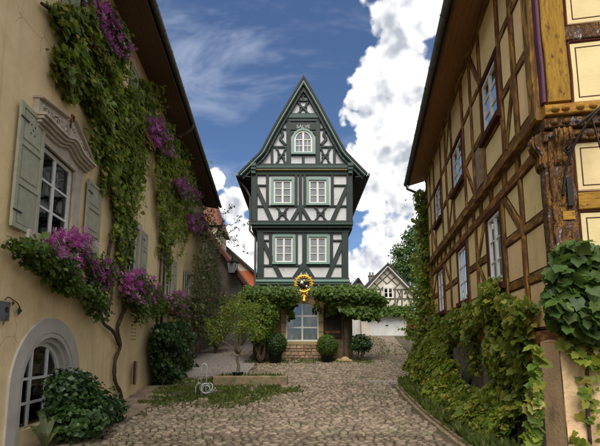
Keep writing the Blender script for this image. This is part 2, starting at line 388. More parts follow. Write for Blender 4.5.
    def build(s, name, m, parent=None, smooth=False, kind=None):
        off = np.array(PO.get(parent.name, (0, 0, 0))) if parent else np.zeros(3)
        me = bpy.data.meshes.new(name)
        V = np.array(s.v) - off
        me.from_pydata(V.tolist(), [], s.f)
        ul = me.uv_layers.new(name='UVMap')
        flat = []
        for p, u in zip(me.polygons, s.uv):
            if u: flat += [c for q in u for c in q]
            else:
                nn = p.normal; ax = max(range(3), key=lambda i: abs(nn[i])); ij = [i for i in range(3) if i != ax]
                if ax != 2: ij = ij[::-1] if False else ij
                for vi in p.vertices: flat += [V[vi][ij[1]], V[vi][ij[0]]] if ax == 2 else [V[vi][ij[0]], V[vi][ij[1]]]
        ul.data.foreach_set('uv', flat)
        if smooth: me.polygons.foreach_set('use_smooth', [True] * len(me.polygons))
        return link(name, me, m, parent, kind)
PO = {}
def link(name, me, m, parent=None, kind=None):
    o = bpy.data.objects.new(name, me); col.objects.link(o)
    if m is not None and not me.materials: me.materials.append(M[m] if isinstance(m, str) else m)
    if parent is not None:
        o.parent = parent; PO[o.name] = PO.get(parent.name, (0, 0, 0))
    else: PO[o.name] = (0, 0, 0)
    if kind: o['kind'] = kind
    return o
def thing(name, label, cat, loc, group=None):
    o = bpy.data.objects.new(name, None); col.objects.link(o); o.location = tuple(map(float, loc)); o.empty_display_size = .2
    o['label'] = label; o['category'] = cat
    if group: o['group'] = group
    PO[o.name] = tuple(map(float, loc)); return o
def tag(o, label, cat, group=None):
    o['label'] = label; o['category'] = cat
    if group: o['group'] = group
    return o

def wall_holes(mb, F, u0, u1, v0, v1, holes, n0, n1):
    us = sorted({u0, u1, *[h[0] for h in holes], *[h[1] for h in holes]}); vs = sorted({v0, v1, *[h[2] for h in holes], *[h[3] for h in holes]})
    us = [x for x in us if u0 <= x <= u1]; vs = [x for x in vs if v0 <= x <= v1]
    for i in range(len(us) - 1):
        for j in range(len(vs) - 1):
            cu, cv = (us[i] + us[i + 1]) / 2, (vs[j] + vs[j + 1]) / 2
            if any(h[0] < cu < h[1] and h[2] < cv < h[3] for h in holes): continue
            mb.add([F(us[i], vs[j], n1), F(us[i + 1], vs[j], n1), F(us[i + 1], vs[j + 1], n1), F(us[i], vs[j + 1], n1)], [(0, 1, 2, 3)])
    for a, b, c, d in holes:
        mb.add([F(a, c, n1), F(b, c, n1), F(b, d, n1), F(a, d, n1), F(a, c, n0), F(b, c, n0), F(b, d, n0), F(a, d, n0)],
               [(0, 1, 5, 4), (1, 2, 6, 5), (2, 3, 7, 6), (3, 0, 4, 7)])
    mb.add([F(u0, v0, n1), F(u1, v0, n1), F(u1, v1, n1), F(u0, v1, n1), F(u0, v0, n0), F(u1, v0, n0), F(u1, v1, n0), F(u0, v1, n0)],
           [(0, 1, 5, 4), (1, 2, 6, 5), (2, 3, 7, 6), (3, 0, 4, 7)])
    return mb

def window(parent, F, u0, u1, v0, v1, n, cols=2, rows=3, fw=.06, mw=.03, frame='white_paint', glass='glass', back='curtain', depth=.25, parting=None, cur=(0, 1), mid=.09):
    """a casement: frame with glazing bars, one pane to each light, and what hangs behind"""
    mb = MB()
    mb.fbox(F, u0, u1, v0, v0 + fw, n - .06, n).fbox(F, u0, u1, v1 - fw, v1, n - .06, n)
    mb.fbox(F, u0, u0 + fw, v0 + fw, v1 - fw, n - .06, n + .002).fbox(F, u1 - fw, u1, v0 + fw, v1 - fw, n - .06, n + .002)
    iu0, iu1, iv0, iv1 = u0 + fw, u1 - fw, v0 + fw, v1 - fw
    ucuts = [iu0 + (iu1 - iu0) * i / cols for i in range(cols + 1)]; vcuts = [iv0 + (iv1 - iv0) * i / rows for i in range(rows + 1)]
    for i in range(1, cols):
        hw = mid / 2 if (cols % 2 == 0 and i == cols // 2) else mw / 2
        mb.fbox(F, ucuts[i] - hw, ucuts[i] + hw, iv0, iv1, n - .055, n - .006)
    for j in range(1, rows):
        mb.fbox(F, iu0, iu1, vcuts[j] - mw / 2, vcuts[j] + mw / 2, n - .05, n - .012)
    wn = mb.build('window', frame, parent)
    for i in range(cols):
        for j in range(rows):
            p = MB(); p.fbox(F, ucuts[i], ucuts[i + 1], vcuts[j], vcuts[j + 1], n - .036, n - .030); p.build('pane', glass, wn)
    r = MB(); r.fbox(F, u0, u1, v0, v1, n - depth - .05, n - depth); r.build('shade_black', 'shade_black', wn)
    if back:
        c = MB(); k = 25
        for (a, b) in ([(0, .42), (.58, 1)] if back == 'split' else [(0, 1)]):
            top = []; bot = []
            for i in range(k):
                t = a + (b - a) * i / (k - 1); uu = iu0 + (iu1 - iu0) * t; nn = n - .075 + .014 * math.sin(i * 1.9) + .008 * math.sin(i * .7)
                top.append(F(uu, iv0 + (iv1 - iv0) * cur[1], nn)); bot.append(F(uu, iv0 + (iv1 - iv0) * cur[0], nn))
            c.add(bot + top, [(i, i + 1, k + i + 1, k + i) for i in range(k - 1)])
        c.build('curtain', 'curtain', wn, smooth=True)
    return wn

# ------------------------------------------------------------------ leaves
def tmpl_simple():
    V = np.array([(0, 0, 0), (-.42, .5, .10), (0, 1, -.06), (.42, .5, .10), (0, .52, -.02)]); T = np.array([(0, 4, 1), (1, 4, 2), (0, 3, 4), (4, 3, 2)]); return V, T
def tmpl_ivy():
    out = [(0, .04), (-.30, -.14), (-.52, .12), (-.40, .36), (-.45, .60), (-.24, .68), (0, 1.0), (.24, .68), (.45, .60), (.40, .36), (.52, .12), (.30, -.14)]
    V = [(x, y, .16 * abs(x) - .10 * max(0, y - .5)) for x, y in out] + [(0, .32, -.03)]
    n = len(out); return np.array(V), np.array([(n, (i + 1) % n, i) for i in range(n)])
def tmpl_narrow():
    V = np.array([(0, 0, 0), (-.16, .45, .05), (0, 1, -.1), (.16, .45, .05)]); return V, np.array([(0, 3, 1), (1, 3, 2)])
def tmpl_petal():   # a five-petalled bloom
    V = [(0, 0, 0)]; T = []
    for i in range(5):
        a = i * 2 * math.pi / 5
        for da, r, z in ((-.36, .36, .08), (0, .52, .15), (.36, .36, .08)): V.append((r * math.cos(a + da), r * math.sin(a + da) , z))
        b = 1 + i * 3; T += [(0, b, b + 1), (0, b + 1, b + 2)]
    return np.array(V), np.array(T)
TM = dict(simple=tmpl_simple(), ivy=tmpl_ivy(), narrow=tmpl_narrow(), petal=tmpl_petal())

def unit(a): return a / np.maximum(np.linalg.norm(a, axis=1, keepdims=True), 1e-9)
def leaf_axes(nrm, droop=.6, spread=.8, down=(0, 0, -1)):
    n = unit(nrm); N = len(n)
    t = np.array(down)[None] * droop + RNG.normal(0, spread, (N, 3)); t = unit(t - n * (t * n).sum(1, keepdims=True)); s = np.cross(t, n); return s, t, n
def leaves(name, pos, nrm, size, m, parent, tm='simple', droop=.6, spread=.8, kind='stuff', colour=None):
    V, T = TM[tm]; N = len(pos); s, t, n = leaf_axes(nrm, droop, spread)
    size = np.broadcast_to(size, (N,)) * np.clip(RNG.lognormal(-.08, .30, N), .4, 1.7)
    W = pos[:, None] + (V[None, :, 0, None] * s[:, None] + V[None, :, 1, None] * t[:, None] + V[None, :, 2, None] * n[:, None]) * size[:, None, None]
    off = np.array(PO.get(parent.name, (0, 0, 0))) if parent else np.zeros(3)
    W = (W - off).reshape(-1, 3); k = len(V)
    tri = (T[None] + (np.arange(N) * k)[:, None, None]).reshape(-1, 3)
    me = np_mesh(name, W, tri)
    rn = colour if colour is not None else RNG.random(N)
    a = me.attributes.new('rnd', 'FLOAT', 'POINT'); a.data.foreach_set('value', np.repeat(rn, k).astype(np.float32))
    me.polygons.foreach_set('use_smooth', np.ones(len(tri), bool))
    return link(name, me, m, parent, kind)
def np_mesh(name, W, F):
    me = bpy.data.meshes.new(name); k = F.shape[1]
    me.vertices.add(len(W)); me.vertices.foreach_set('co', np.ascontiguousarray(W, dtype=np.float32).ravel())
    me.loops.add(F.size); me.loops.foreach_set('vertex_index', np.ascontiguousarray(F, dtype=np.int32).ravel())
    me.polygons.add(len(F)); me.polygons.foreach_set('loop_start', np.arange(0, F.size, k, dtype=np.int32))
    me.update(calc_edges=True); return me

def in_poly(P, poly):
    x, y = P[:, 0], P[:, 1]; r = np.zeros(len(P), bool); j = len(poly) - 1
    for i in range(len(poly)):
        xi, yi = poly[i]; xj, yj = poly[j]
        c = ((yi > y) != (yj > y)) & (x < (xj - xi) * (y - yi) / (yj - yi + 1e-9) + xi); r ^= c; j = i
    return r
def poly_area(p): return abs(sum(p[i][0] * p[i - 1][1] - p[i - 1][0] * p[i][1] for i in range(len(p)))) / 2
def sample_poly(poly, n, clump=0.0):
    a = np.array(poly); lo, hi = a.min(0), a.max(0); out = []; got = 0
    cen = RNG.uniform(lo, hi, (60, 2)); cr = RNG.uniform(4, 12, 60)
    while got < n:
        p = RNG.uniform(lo, hi, (4 * n + 50, 2)); p = p[in_poly(p, poly)]
        if clump:
            d = np.linalg.norm(p[:, None] - cen[None], axis=2) / cr[None]; k = np.exp(-d.min(1) ** 2)
            p = p[RNG.random(len(p)) < (1 - clump) + clump * k]
        out.append(p); got += len(p)
    return np.concatenate(out)[:n]
def climb(polys, fn, Fr, dens, n0, n1, clump=.5):
    """points of a climber on a wall: outline on the wall, every leaf at its own distance from the plaster"""
    P = []; 
    for q in polys:
        poly, mul = (q[0], q[1]) if isinstance(q[1], float) else (q, 1.0)
        n = int(poly_area(poly) * dens * mul)
        for x, y in sample_poly(poly, n, clump): P.append(fn(x, y))
    P = np.array(P); off = n0 + (n1 - n0) * RNG.random(len(P)) ** 1.4
    bump = .5 + .5 * np.sin(P[:, 1] * 3.1 + P[:, 2] * 2.3) * np.sin(P[:, 2] * 3.7 - P[:, 1] * 1.3)
    off = off * (.45 + .75 * bump)
    # keep the outline where it is seen: move along the line of sight's foot on the wall only by the true offset
    P = P + Fr.n[None] * off[:, None]
    nr_ = Fr.n[None] * 1.0 + np.array([0, 0, .55])[None] + RNG.normal(0, .55, P.shape)
    return P, nr_
def blob_points(blobs, dens, shell=.55):
    P = []; Nn = []
    for (c, r) in blobs:
        r = np.array(r, float) if hasattr(r, '__len__') else np.array([r, r, r], float); n = int(dens * (r[0] * r[1] * r[2]) ** (2 / 3))
        d = unit(RNG.normal(0, 1, (n, 3))); rr = shell + (1 - shell) * RNG.random(n) ** .6
        lump = 1 + .16 * np.sin(d[:, 0] * 7 + c[0] * 9) * np.sin(d[:, 1] * 6 + c[1]) + .1 * np.sin(d[:, 2] * 9 + c[2] * 5)
        P.append(np.array(c)[None] + d * r[None] * (rr * lump)[:, None]); Nn.append(d + np.array([0, 0, .35]) + RNG.normal(0, .5, (n, 3)))
    return np.concatenate(P), np.concatenate(Nn)
def wander(p0, p1, n, amp, up=(0, 0, 1)):
    p0 = np.array(p0, float); p1 = np.array(p1, float); q = np.cumsum(RNG.normal(0, amp, (n, 3)), 0); t = np.linspace(0, 1, n)[:, None]
    q = q - t * q[-1]; q[0] = 0; return p0 + (p1 - p0) * t + q

# ================================================================== SETTING: ground
def sheet(name, xs, ys, zf, m, kind='structure', parent=None):
    W = np.array([(x, y, zf(x, y)) for y in ys for x in xs], float); k = len(xs)
    Fq = np.array([(j * k + i, j * k + i + 1, (j + 1) * k + i + 1, (j + 1) * k + i) for j in range(len(ys) - 1) for i in range(k - 1)])
    me = np_mesh(name, W, Fq); me.polygons.foreach_set('use_smooth', np.ones(len(Fq), bool)); return link(name, me, m, parent, kind)
gx = np.concatenate([[-1500, -400, -120, -60], np.linspace(-30, 30, 61), [60, 120, 400, 1500]])
gy = np.concatenate([[-1500, -300, -60, -20], np.linspace(-8, 48, 113), [60, 90, 150, 400, 1500]])
def uneven(x, y): return .012 * math.sin(x * 2.1 + y * .7) * math.sin(y * 1.7 - x) + .008 * math.sin(x * 5.3 - y * 3.1)
ground = sheet('ground', gx, gy, lambda x, y: float(gz(y)) - .035 + uneven(x, y) * .5, 'soil')

# --- cobbles: rows of uneven setts over the whole square
def cob_template():
    k = 8; V = []
    base = []
    for i in range(k):
        a = 2 * math.pi * (i + .5) / k; c, s = math.cos(a), math.sin(a); e = .5 / max(abs(c), abs(s)) * random.uniform(.86, .99)
        e = min(e, .62); base.append((c * e, s * e))
    tz = [random.uniform(-.006, .008) for _ in range(k)]
    for (x, y) in base: V.append((x, y, -.07))
    for (x, y) in base: V.append((x * .98, y * .98, -.012))
    for i, (x, y) in enumerate(base): V.append((x * .80, y * .80, .008 + tz[i] * .7))
    V.append((random.uniform(-.1, .1), random.uniform(-.1, .1), .012))
    T = []
    for r in range(2):
        for i in range(k):
            a, b = r * k + i, r * k + (i + 1) % k; T += [(a, b, b + k), (a, b + k, a + k)]
    for i in range(k): T.append((2 * k + i, 2 * k + (i + 1) % k, 3 * k))
    return np.array(V), np.array(T)
CT = [cob_template() for _ in range(10)]
gut = lambda y: 2.66 + (y - 8.8) * .075 + (min(max(0, y - 13.7), 2.2) * .75) + max(0, y - 15.9) * .10                # inner edge of the stone channel on the right
def left_edge(y):
    if y < 10.9: return -AL + KL * y + (.95 if y > 8.6 else .95)
    if y < 14.9: return -AL + KL * y + .95
    return -1.9 - max(0, y - 19) * .9
def patch(x, y): return ((x + 2.35) / (2.0 + .25 * math.sin(y * 3.7) + .2 * math.sin(y * 9 + x * 3))) ** 2 + ((y - 12.4) / (1.75 + .22 * math.sin(x * 2.9) + .15 * math.sin(x * 8.1 + 1))) ** 2
cob = []
y = 5.4; row = 0
while y < 35:
    pit = random.uniform(.115, .14); x = -6 + random.uniform(0, .2)
    while x < 10.5:
        wdt = random.uniform(.105, .195); xc = x + wdt / 2
        yc = y + .16 * math.sin(xc * .9 + 1) + .03 * math.sin(xc * 4.1 + row * .3) + random.uniform(-.014, .014)
        ok = left_edge(yc) + random.uniform(-.15, .15) < xc < gut(yc) - .05
        if patch(xc, yc) < random.uniform(.75, 1.25) and random.random() > .10: ok = False
        if HY - .95 < yc < HY + 10 and -2.7 < xc < 2.9: ok = False
        if yc > 24 and xc < 2.9: ok = False
        if ok and abs(xc / max(yc, 1)) < .86:
            cob.append((xc, yc, wdt - .007, pit - .007, random.uniform(-.09, .09), random.randrange(10), random.uniform(-.010, .006)))
        x += wdt
    y += pit; row += 1
near = sorted(range(len(cob)), key=lambda i: cob[i][1] if cob[i][1] > 6.35 and abs(cob[i][0] / cob[i][1]) < .72 else 1e3 + cob[i][1])[:300]
nearset = set(near)
cme = []
for V, T in CT:
    me = np_mesh('cobble', V, T); me.materials.append(M['cobble']); me.polygons.foreach_set('use_smooth', np.ones(len(T), bool)); cme.append(me)
Wc, Tc, Rc = [], [], []; base = 0
for i, (xc, yc, wx, wy, rot, t, dz) in enumerate(cob):
    z = float(gz(yc)) + dz + uneven(xc, yc); sl = float(gz(yc + .05) - gz(yc - .05)) / .1
    if i in nearset:
        o = bpy.data.objects.new('cobble', cme[t]); col.objects.link(o); o.parent = ground; o.location = (xc, yc, z); o.scale = (wx, wy, 1)
        o.rotation_euler = (math.atan(sl) + random.uniform(-.05, .05), random.uniform(-.05, .05), rot)
    else:
        V, T = CT[t]; c, s = math.cos(rot), math.sin(rot); X = V[:, 0] * wx; Y = V[:, 1] * wy
        W = np.stack([xc + X * c - Y * s, yc + X * s + Y * c, V[:, 2] + z + sl * Y + X * random.uniform(-.06, .06)], 1)
        Wc.append(W); Tc.append(T + base); base += len(W); Rc.append(np.full(len(W), random.random()))
me = np_mesh('cobble_paving', np.concatenate(Wc), np.concatenate(Tc)); a = me.attributes.new('rnd', 'FLOAT', 'POINT'); a.data.foreach_set('value', np.concatenate(Rc).astype(np.float32))
me.polygons.foreach_set('use_smooth', np.ones(len(me.polygons), bool))
link('cobble_paving', me, 'cobble_mass', ground, 'stuff')

# --- stone channel along the right edge: two rows of long kerb stones and a flat drain slab
yy = 5.6
while yy < 13.1:
    L = random.uniform(.34, .5)
    for dx, wdt in ((.05, .10), (.19, .09)):
        x0 = gut(yy) + dx; x1 = gut(yy + L) + dx; z0 = float(gz(yy)); z1 = float(gz(yy + L)); h = random.uniform(-.03, -.012)
        mb = MB(); g = .008
        mb.box8([(x0, yy + g, z0 - .08), (x0 + wdt, yy + g, z0 - .08), (x1 + wdt, yy + L - g, z1 - .08), (x1, yy + L - g, z1 - .08),
                 (x0 + .012, yy + g * 2, z0 + .015 + h), (x0 + wdt - .012, yy + g * 2, z0 + .015 + h), (x1 + wdt - .012, yy + L - g * 2, z1 + .015 + h), (x1 + .012, yy + L - g * 2, z1 + .015 + h)])
        mb.build('kerb_stone', 'trough_stone', ground)
    yy += L
sl0 = float(gz(13.6))
MB().box8([(2.3, 13.45, sl0 - .1), (3.6, 13.45, sl0 - .1), (3.6, 13.72, sl0 - .08), (2.3, 13.72, sl0 - .08), (2.3, 13.45, sl0 + .03), (3.6, 13.45, sl0 + .03), (3.6, 13.72, sl0 + .055), (2.3, 13.72, sl0 + .055)]).build('drain_slab', 'path_grey', ground)
# --- flagstones along the foot of the left wall
yy = 4.6
while yy < 13.4:
    L = random.uniform(.5, .85)
    for (n0, n1) in ((.02, .42), (.435, .9)):
        j = random.uniform(-.02, .02); z = float(gz(yy + L / 2)) + random.uniform(.0, .015)
        mb = MB(); c = [LF(yy + .01, 0, n0), LF(yy + L - .01 + j, 0, n0), LF(yy + L - .01 + j, 0, n1), LF(yy + .01, 0, n1)]
        mb.box8([p + (0, 0, z - .08) for p in c] + [p + (0, 0, z) for p in c]); mb.build('flagstone', 'flagstone', ground)
    yy += L
# --- the grey lane that climbs on past the middle house, left of it, and the yard before the garage
def lane_strip(name, rows, m, lift=.006):
    k = 7; W = []
    for (yv, xa, xb) in rows:
        for i in range(k): W.append((xa + (xb - xa) * i / (k - 1), yv, float(gz(yv)) - .03 + lift + uneven(xa + (xb - xa) * i / (k - 1), yv) * .5))
    Fq = np.array([(j * k + i, j * k + i + 1, (j + 1) * k + i + 1, (j + 1) * k + i) for j in range(len(rows) - 1) for i in range(k - 1)])
    me = np_mesh(name, np.array(W), Fq); return link(name, me, m, None, 'structure')
lane_strip('lane', [(yv, -5.2 - .05 * (yv - 15), -2.0 - max(0, yv - 19) * .5 if yv < 20 else -2.55 - .02 * (yv - 20)) for yv in np.linspace(14.6, 42, 40)], 'path_grey', .03)

# ================================================================== LEFT HOUSE
LH = thing('plaster_house', 'ochre plastered house with grey green shutters, lining the left of the street', 'house', LF(14, 0, 0))
LW0, LW1, LTOP = 1.0, 23.0, 9.95
low_w = [(6.30, 7.46), (10.55, 11.45), (14.7, 15.6), (18.6, 19.5)]
up_w = [(7.2, 8.05), (10.75, 11.6), (14.9, 15.75), (18.8, 19.65)]
AR = (7.10, .95, .83, 1.10)                                              # arch: centre depth, springing height, inner and outer radius
holes = [(a, b, 3.36, 4.95) for a, b in low_w] + [(a, b, 7.75, 9.25) for a, b in up_w] + [(AR[0] - AR[2], AR[0] + AR[2], .25, AR[1] + AR[2])]
holes.append((11.62, 11.86, .62, 1.02))
mb = wall_holes(MB(), LF, LW0, LW1, -.3, LTOP, holes, -.28, 0)
for sg in (-1, 1):                                                       # plaster between arch and the square opening
    pts = [(AR[0] + sg * AR[2], AR[1]), (AR[0] + sg * AR[2], AR[1] + AR[2]), (AR[0], AR[1] + AR[2])]
    pts += [(AR[0] + sg * AR[2] * math.sin(t), AR[1] + AR[2] * math.cos(t)) for t in np.linspace(.12, math.pi / 2 - .1, 8)]
    mb.poly(LF, pts if sg > 0 else pts[::-1], -.28, -.002)
mb.build('wall', 'ochre_plaster', LH)
MB().poly(Frame(LF(LW1, 0, 0), -LF.n, LF.u), [(0, -.3), (9, -.3), (9, 10), (4.5, 14.6), (0, LTOP)], -.1, 0).build('end_wall', 'grey_render', LH)
MB().poly(Frame(LF(LW0, 0, 0), -LF.n, LF.u), [(0, -.3), (9, -.3), (9, 10), (4.5, 14.6), (0, LTOP)], 0, .1).build('end_wall', 'ochre_plaster', LH)

def shutter(parent, F, u0, u1, v0, v1, n, holes=False, m='shutter_paint'):
    s = MB(); st = .07
    s.fbox(F, u0, u1, v0, v1, n, n + .022)
    for a, b in ((u0, u0 + st), (u1 - st, u1)): s.fbox(F, a, b, v0, v1, n + .022, n + .042)
    cuts = [v0, v0 + (v1 - v0) * .36, v0 + (v1 - v0) * .68, v1]
    for k, c in enumerate(cuts): 
        c0 = min(max(c - st / 2, v0), v1 - st); s.fbox(F, u0 + st, u1 - st, c0, c0 + st, n + .022, n + .040)
    o = s.build('shutter', m, parent)
    for k in range(3):
        p = MB(); p.fbox(F, u0 + st + .045, u1 - st - .045, cuts[k] + st * .5 + .05, cuts[k + 1] - st * .5 - .05, n + .020, n + .033); p.build('panel', m, o)
    if holes:
        h = MB(); uc, vc = (u0 + u1) / 2, (cuts[2] + cuts[3]) / 2
        for du, dv in ((0, 0), (.05, .07), (-.05, .07), (.05, -.07), (-.05, -.07)):
            h.poly(F, [(uc + du + .014 * math.cos(t), vc + dv + .018 * math.sin(t)) for t in np.linspace(0, 2 * math.pi, 9)[:-1]], n + .034, n + .0355)
        h.build('painted_cut_out', 'black_paint', o)  # black discs on the face paint the dark of pierced holes
    for vv in (v0 + .25, v1 - .25):
        g = MB(); g.fbox(F, u0 - .01, u0 + .2, vv - .012, vv + .012, n + .042, n + .050); g.build('hinge', 'iron', o)
    return o
def surround(parent, F, u0, u1, v0, v1, wd, m, n=.05, sill=True):
    b = MB(); b.fbox(F, u0 - wd, u0, v0, v1, -.2, n).fbox(F, u1, u1 + wd, v0, v1, -.2, n).fbox(F, u0 - wd, u1 + wd, v1, v1 + wd, -.2, n + .003)
    if sill: b.fbox(F, u0 - wd - .05, u1 + wd + .05, v0 - .14, v0, -.2, n + .09)
    return b.build('window_surround', m, parent)
for i, (a, b) in enumerate(low_w):
    surround(LH, LF, a, b, 3.36, 4.95, .2 if i else .26, 'pale_stone')
    window(LH, LF, a, b, 3.36, 4.95, -.03, 2, 3, .075, .04, back='split' if i else None, depth=.24, mid=.07)
    if i == 0:
        shutter(LH, LF, 5.62, 6.27, 3.30, 5.25, .055, True); shutter(LH, LF, 7.95, 8.62, 3.30, 5.02, .05)
    else:
        shutter(LH, LF, a - .72, a - .22, 3.30, 5.0, .05); shutter(LH, LF, b + .22, b + .72, 3.30, 5.0, .05)
for a, b in up_w:
    surround(LH, LF, a, b, 7.75, 9.25, .14, 'pale_stone', .03)
    window(LH, LF, a, b, 7.75, 9.25, -.04, 2, 3, .07, .035, back='split')
    shutter(LH, LF, a - .66, a - .16, 7.7, 9.3, .035); shutter(LH, LF, b + .16, b + .66, 7.7, 9.3, .035)
# carved lintel and broken pediment over the first window
u_c = 6.95; pd = MB()
def ogee(t): return 5.20 + .12 * math.exp(-((t - .1) / .22) ** 2)
ts = np.linspace(-.98, .98, 29)
for dz, th, n1 in ((0, .05, .20), (.052, .045, .24), (-.055, .05, .15), (-.11, .05, .10)):
    pd.strip(LF, [(u_c + t * (.88 + n1 * .4), ogee(t) + dz) for t in ts], [(u_c + t * (.88 + n1 * .4), ogee(t) + dz + th) for t in ts], -.02, n1)
pdo = pd.build('cornice', 'pale_stone', LH)
fr = MB(); fr.poly(LF, [(u_c - .93, 5.27), (u_c + .98, 5.27), (u_c + .98, 5.40), (u_c + .2, 5.80), (u_c + .08, 5.66), (u_c - .05, 5.72), (u_c - .93, 5.54)], -.02, .10); fr.build('pediment', 'pale_stone', pdo)
for p_, q_ in (((u_c - .95, 5.56), (u_c - .04, 5.74)), ((u_c + .19, 5.83), (u_c + 1.0, 5.42))):
    fr = MB(); fr.beam(LF, p_, q_, .04, -.02, .17); fr.build('raking_mould', 'pale_stone', pdo)
cv = MB()
for k in range(170):
    t = random.uniform(-.88, .92); top = 5.50 + (t + .88) * .19 if t < .05 else 5.74 - (t - .2) * .42; vv = random.uniform(5.32, max(5.34, top - .04)); r = random.uniform(.012, .034)
    c0 = LF(u_c + t, vv, .10); cv.lathe(c0, [(r * .3, -r), (r, -r * .3), (r * .9, r * .4), (r * .3, r)], 6)
for sg in (-1, 1):
    for c_, k_ in ((.45, 1), (.75, .6)):
        pts = [LF(u_c + .05 + sg * (c_ + .15 * k_ * (1 - q / 16) * math.cos(q * .7)), 5.45 + .10 * k_ * (1 - q / 16) * math.sin(q * .7), .115) for q in range(15)]; cv.tube(pts, [.018] * 15, 5)
cv.build('carving', 'pale_stone', pdo, smooth=True, kind='stuff')
fn = MB(); fn.tube([LF(u_c + .05, 5.60, .12), LF(u_c + .05, 5.78, .12), LF(u_c + .08, 5.86, .12), LF(u_c + .14, 5.86, .12), LF(u_c + .15, 5.80, .12)], [.018, .018, .026, .028, .02], 7); fn.build('iron_hook', 'rust_wood', pdo)
# arched cellar window
ang = np.linspace(0, math.pi, 25)
def arch(rr, base=-.1): return [(AR[0] + rr, base)] + [(AR[0] + rr * math.cos(t), AR[1] + rr * math.sin(t)) for t in ang] + [(AR[0] - rr, base)]
am = MB(); am.strip(LF, arch(AR[2] + .02), arch(AR[3]), -.02, .035); am.strip(LF, arch(AR[2] - .07), arch(AR[2] + .02), -.2, .02); am.strip(LF, arch(AR[2] - .15), arch(AR[2] - .07), -.2, -.05)
amo = am.build('arch_surround', 'grey_surround', LH)
af = MB(); ri = AR[2] - .15
af.strip(LF, arch(ri - .07), arch(ri), -.22, -.14)
for u in (AR[0] - .24, AR[0] + .24): af.fbox(LF, u - .025, u + .025, .2, AR[1] + math.sqrt((ri - .03) ** 2 - .24 ** 2), -.21, -.15)
for vv in (.62, 1.02): af.fbox(LF, AR[0] - ri + .03, AR[0] + ri - .03, vv - .022, vv + .022, -.205, -.155)
awn = af.build('window', 'white_paint', LH)
for a, b in ((-ri, -.24), (-.24, .24), (.24, ri)):
    for c, d in ((.1, .62), (.62, 1.02), (1.02, None)):
        if d is None:
            lo, hi = max(a, -ri + .01), min(b, ri - .01)
            pts = [(AR[0] + lo, c), (AR[0] + hi, c)] + [(AR[0] + q, AR[1] + math.sqrt(max(ri * ri - q * q, 0))) for q in np.linspace(hi, lo, 7)]
            MB().poly(LF, [p for p in pts if p[1] >= c], -.186, -.18).build('pane', 'glass', awn)
        else: MB().fbox(LF, AR[0] + a, AR[0] + b, c, d, -.186, -.18).build('pane', 'glass', awn)
MB().fbox(LF, AR[0] - AR[2], AR[0] + AR[2], -.1, AR[1] + AR[2], -.62, -.6).build('shade_black', 'shade_black', awn)
# little wooden hatch, vent holes painted dark, sign
MB().fbox(LF, 11.62, 11.86, .62, 1.02, -.27, -.2).build('hatch_recess', 'shade_black', LH)
hf = MB(); hf.fbox(LF, 11.54, 11.62, .54, 1.10, -.05, .03).fbox(LF, 11.86, 11.94, .54, 1.10, -.05, .03).fbox(LF, 11.62, 11.86, 1.02, 1.10, -.05, .03).fbox(LF, 11.62, 11.86, .54, .62, -.05, .03)
hfo = hf.build('hatch_frame', 'pale_stone', LH)
MB().fbox(Frame(LF(11.54, 0, .035), LF.n * .42 - LF.u * .9, LF.u * .42 + LF.n * .9), 0, .34, .50, 1.14, 0, .03).build('hatch_door', 'rust_wood', hfo)
vh = MB()
for i in range(4):
    for j in range(6): 
        u, v = 11.28 + i * .13, 1.75 + j * .1
        vh.poly(LF, [(u + .022 * math.cos(t), v + .022 * math.sin(t)) for t in np.linspace(0, 2 * math.pi, 9)[:-1]], -.002, .004)
vh.build('vent', 'shade_black', LH)  # dark discs laid on the plaster paint the shade inside the holes
sg_ = thing('name_plate', 'small grey wall plate with a black letter e, at the left edge of the picture', 'sign', LF(5.6, 1.95, 0))
sp = MB(); sp.fbox(LF, 5.15, 5.86, 1.93, 2.20, .01, .03); spo = sp.build('plate', 'sign_grey', sg_)
def text(body, size, F, u, v, n, m, parent, align='CENTER', ext=.006):
    cu = bpy.data.curves.new('lettering', 'FONT'); cu.body = body; cu.size = size; cu.align_x = align; cu.align_y = 'CENTER'; cu.extrude = ext
    t_ = bpy.data.objects.new('temporary_text', cu); col.objects.link(t_); bpy.context.view_layer.update()
    me = bpy.data.meshes.new_from_object(t_.evaluated_get(bpy.context.evaluated_depsgraph_get())); bpy.data.objects.remove(t_); bpy.data.curves.remove(cu)
    me.name = 'lettering'; me.materials.clear(); o = link('lettering', me, m, parent)
    R = Matrix((Vector(F.u).normalized(), Vector((0, 0, 1)), Vector(F.n).normalized())).transposed().to_4x4()
    R.translation = Vector(F(u, v, n) - np.array(PO[parent.name])); o.matrix_local = R; return o
text('e', .17, LF, 5.78, 2.10, .032, 'black_paint', spo)
# eaves: soffit boards, gutter, downpipe, tiles
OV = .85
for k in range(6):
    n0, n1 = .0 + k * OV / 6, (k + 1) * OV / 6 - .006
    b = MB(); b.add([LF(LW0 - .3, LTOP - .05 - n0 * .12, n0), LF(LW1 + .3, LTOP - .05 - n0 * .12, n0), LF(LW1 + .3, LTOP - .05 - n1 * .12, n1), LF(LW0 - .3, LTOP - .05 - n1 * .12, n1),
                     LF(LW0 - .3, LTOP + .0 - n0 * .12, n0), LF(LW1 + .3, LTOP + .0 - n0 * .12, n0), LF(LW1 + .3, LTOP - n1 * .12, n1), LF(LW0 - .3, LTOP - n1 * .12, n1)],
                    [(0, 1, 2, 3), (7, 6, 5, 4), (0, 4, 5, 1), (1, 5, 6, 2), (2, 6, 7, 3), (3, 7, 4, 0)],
                    [((0, 0), (22, 0), (22, .14), (0, .14))] + [None] * 5); b.build('soffit_board', 'soffit_wood', LH)
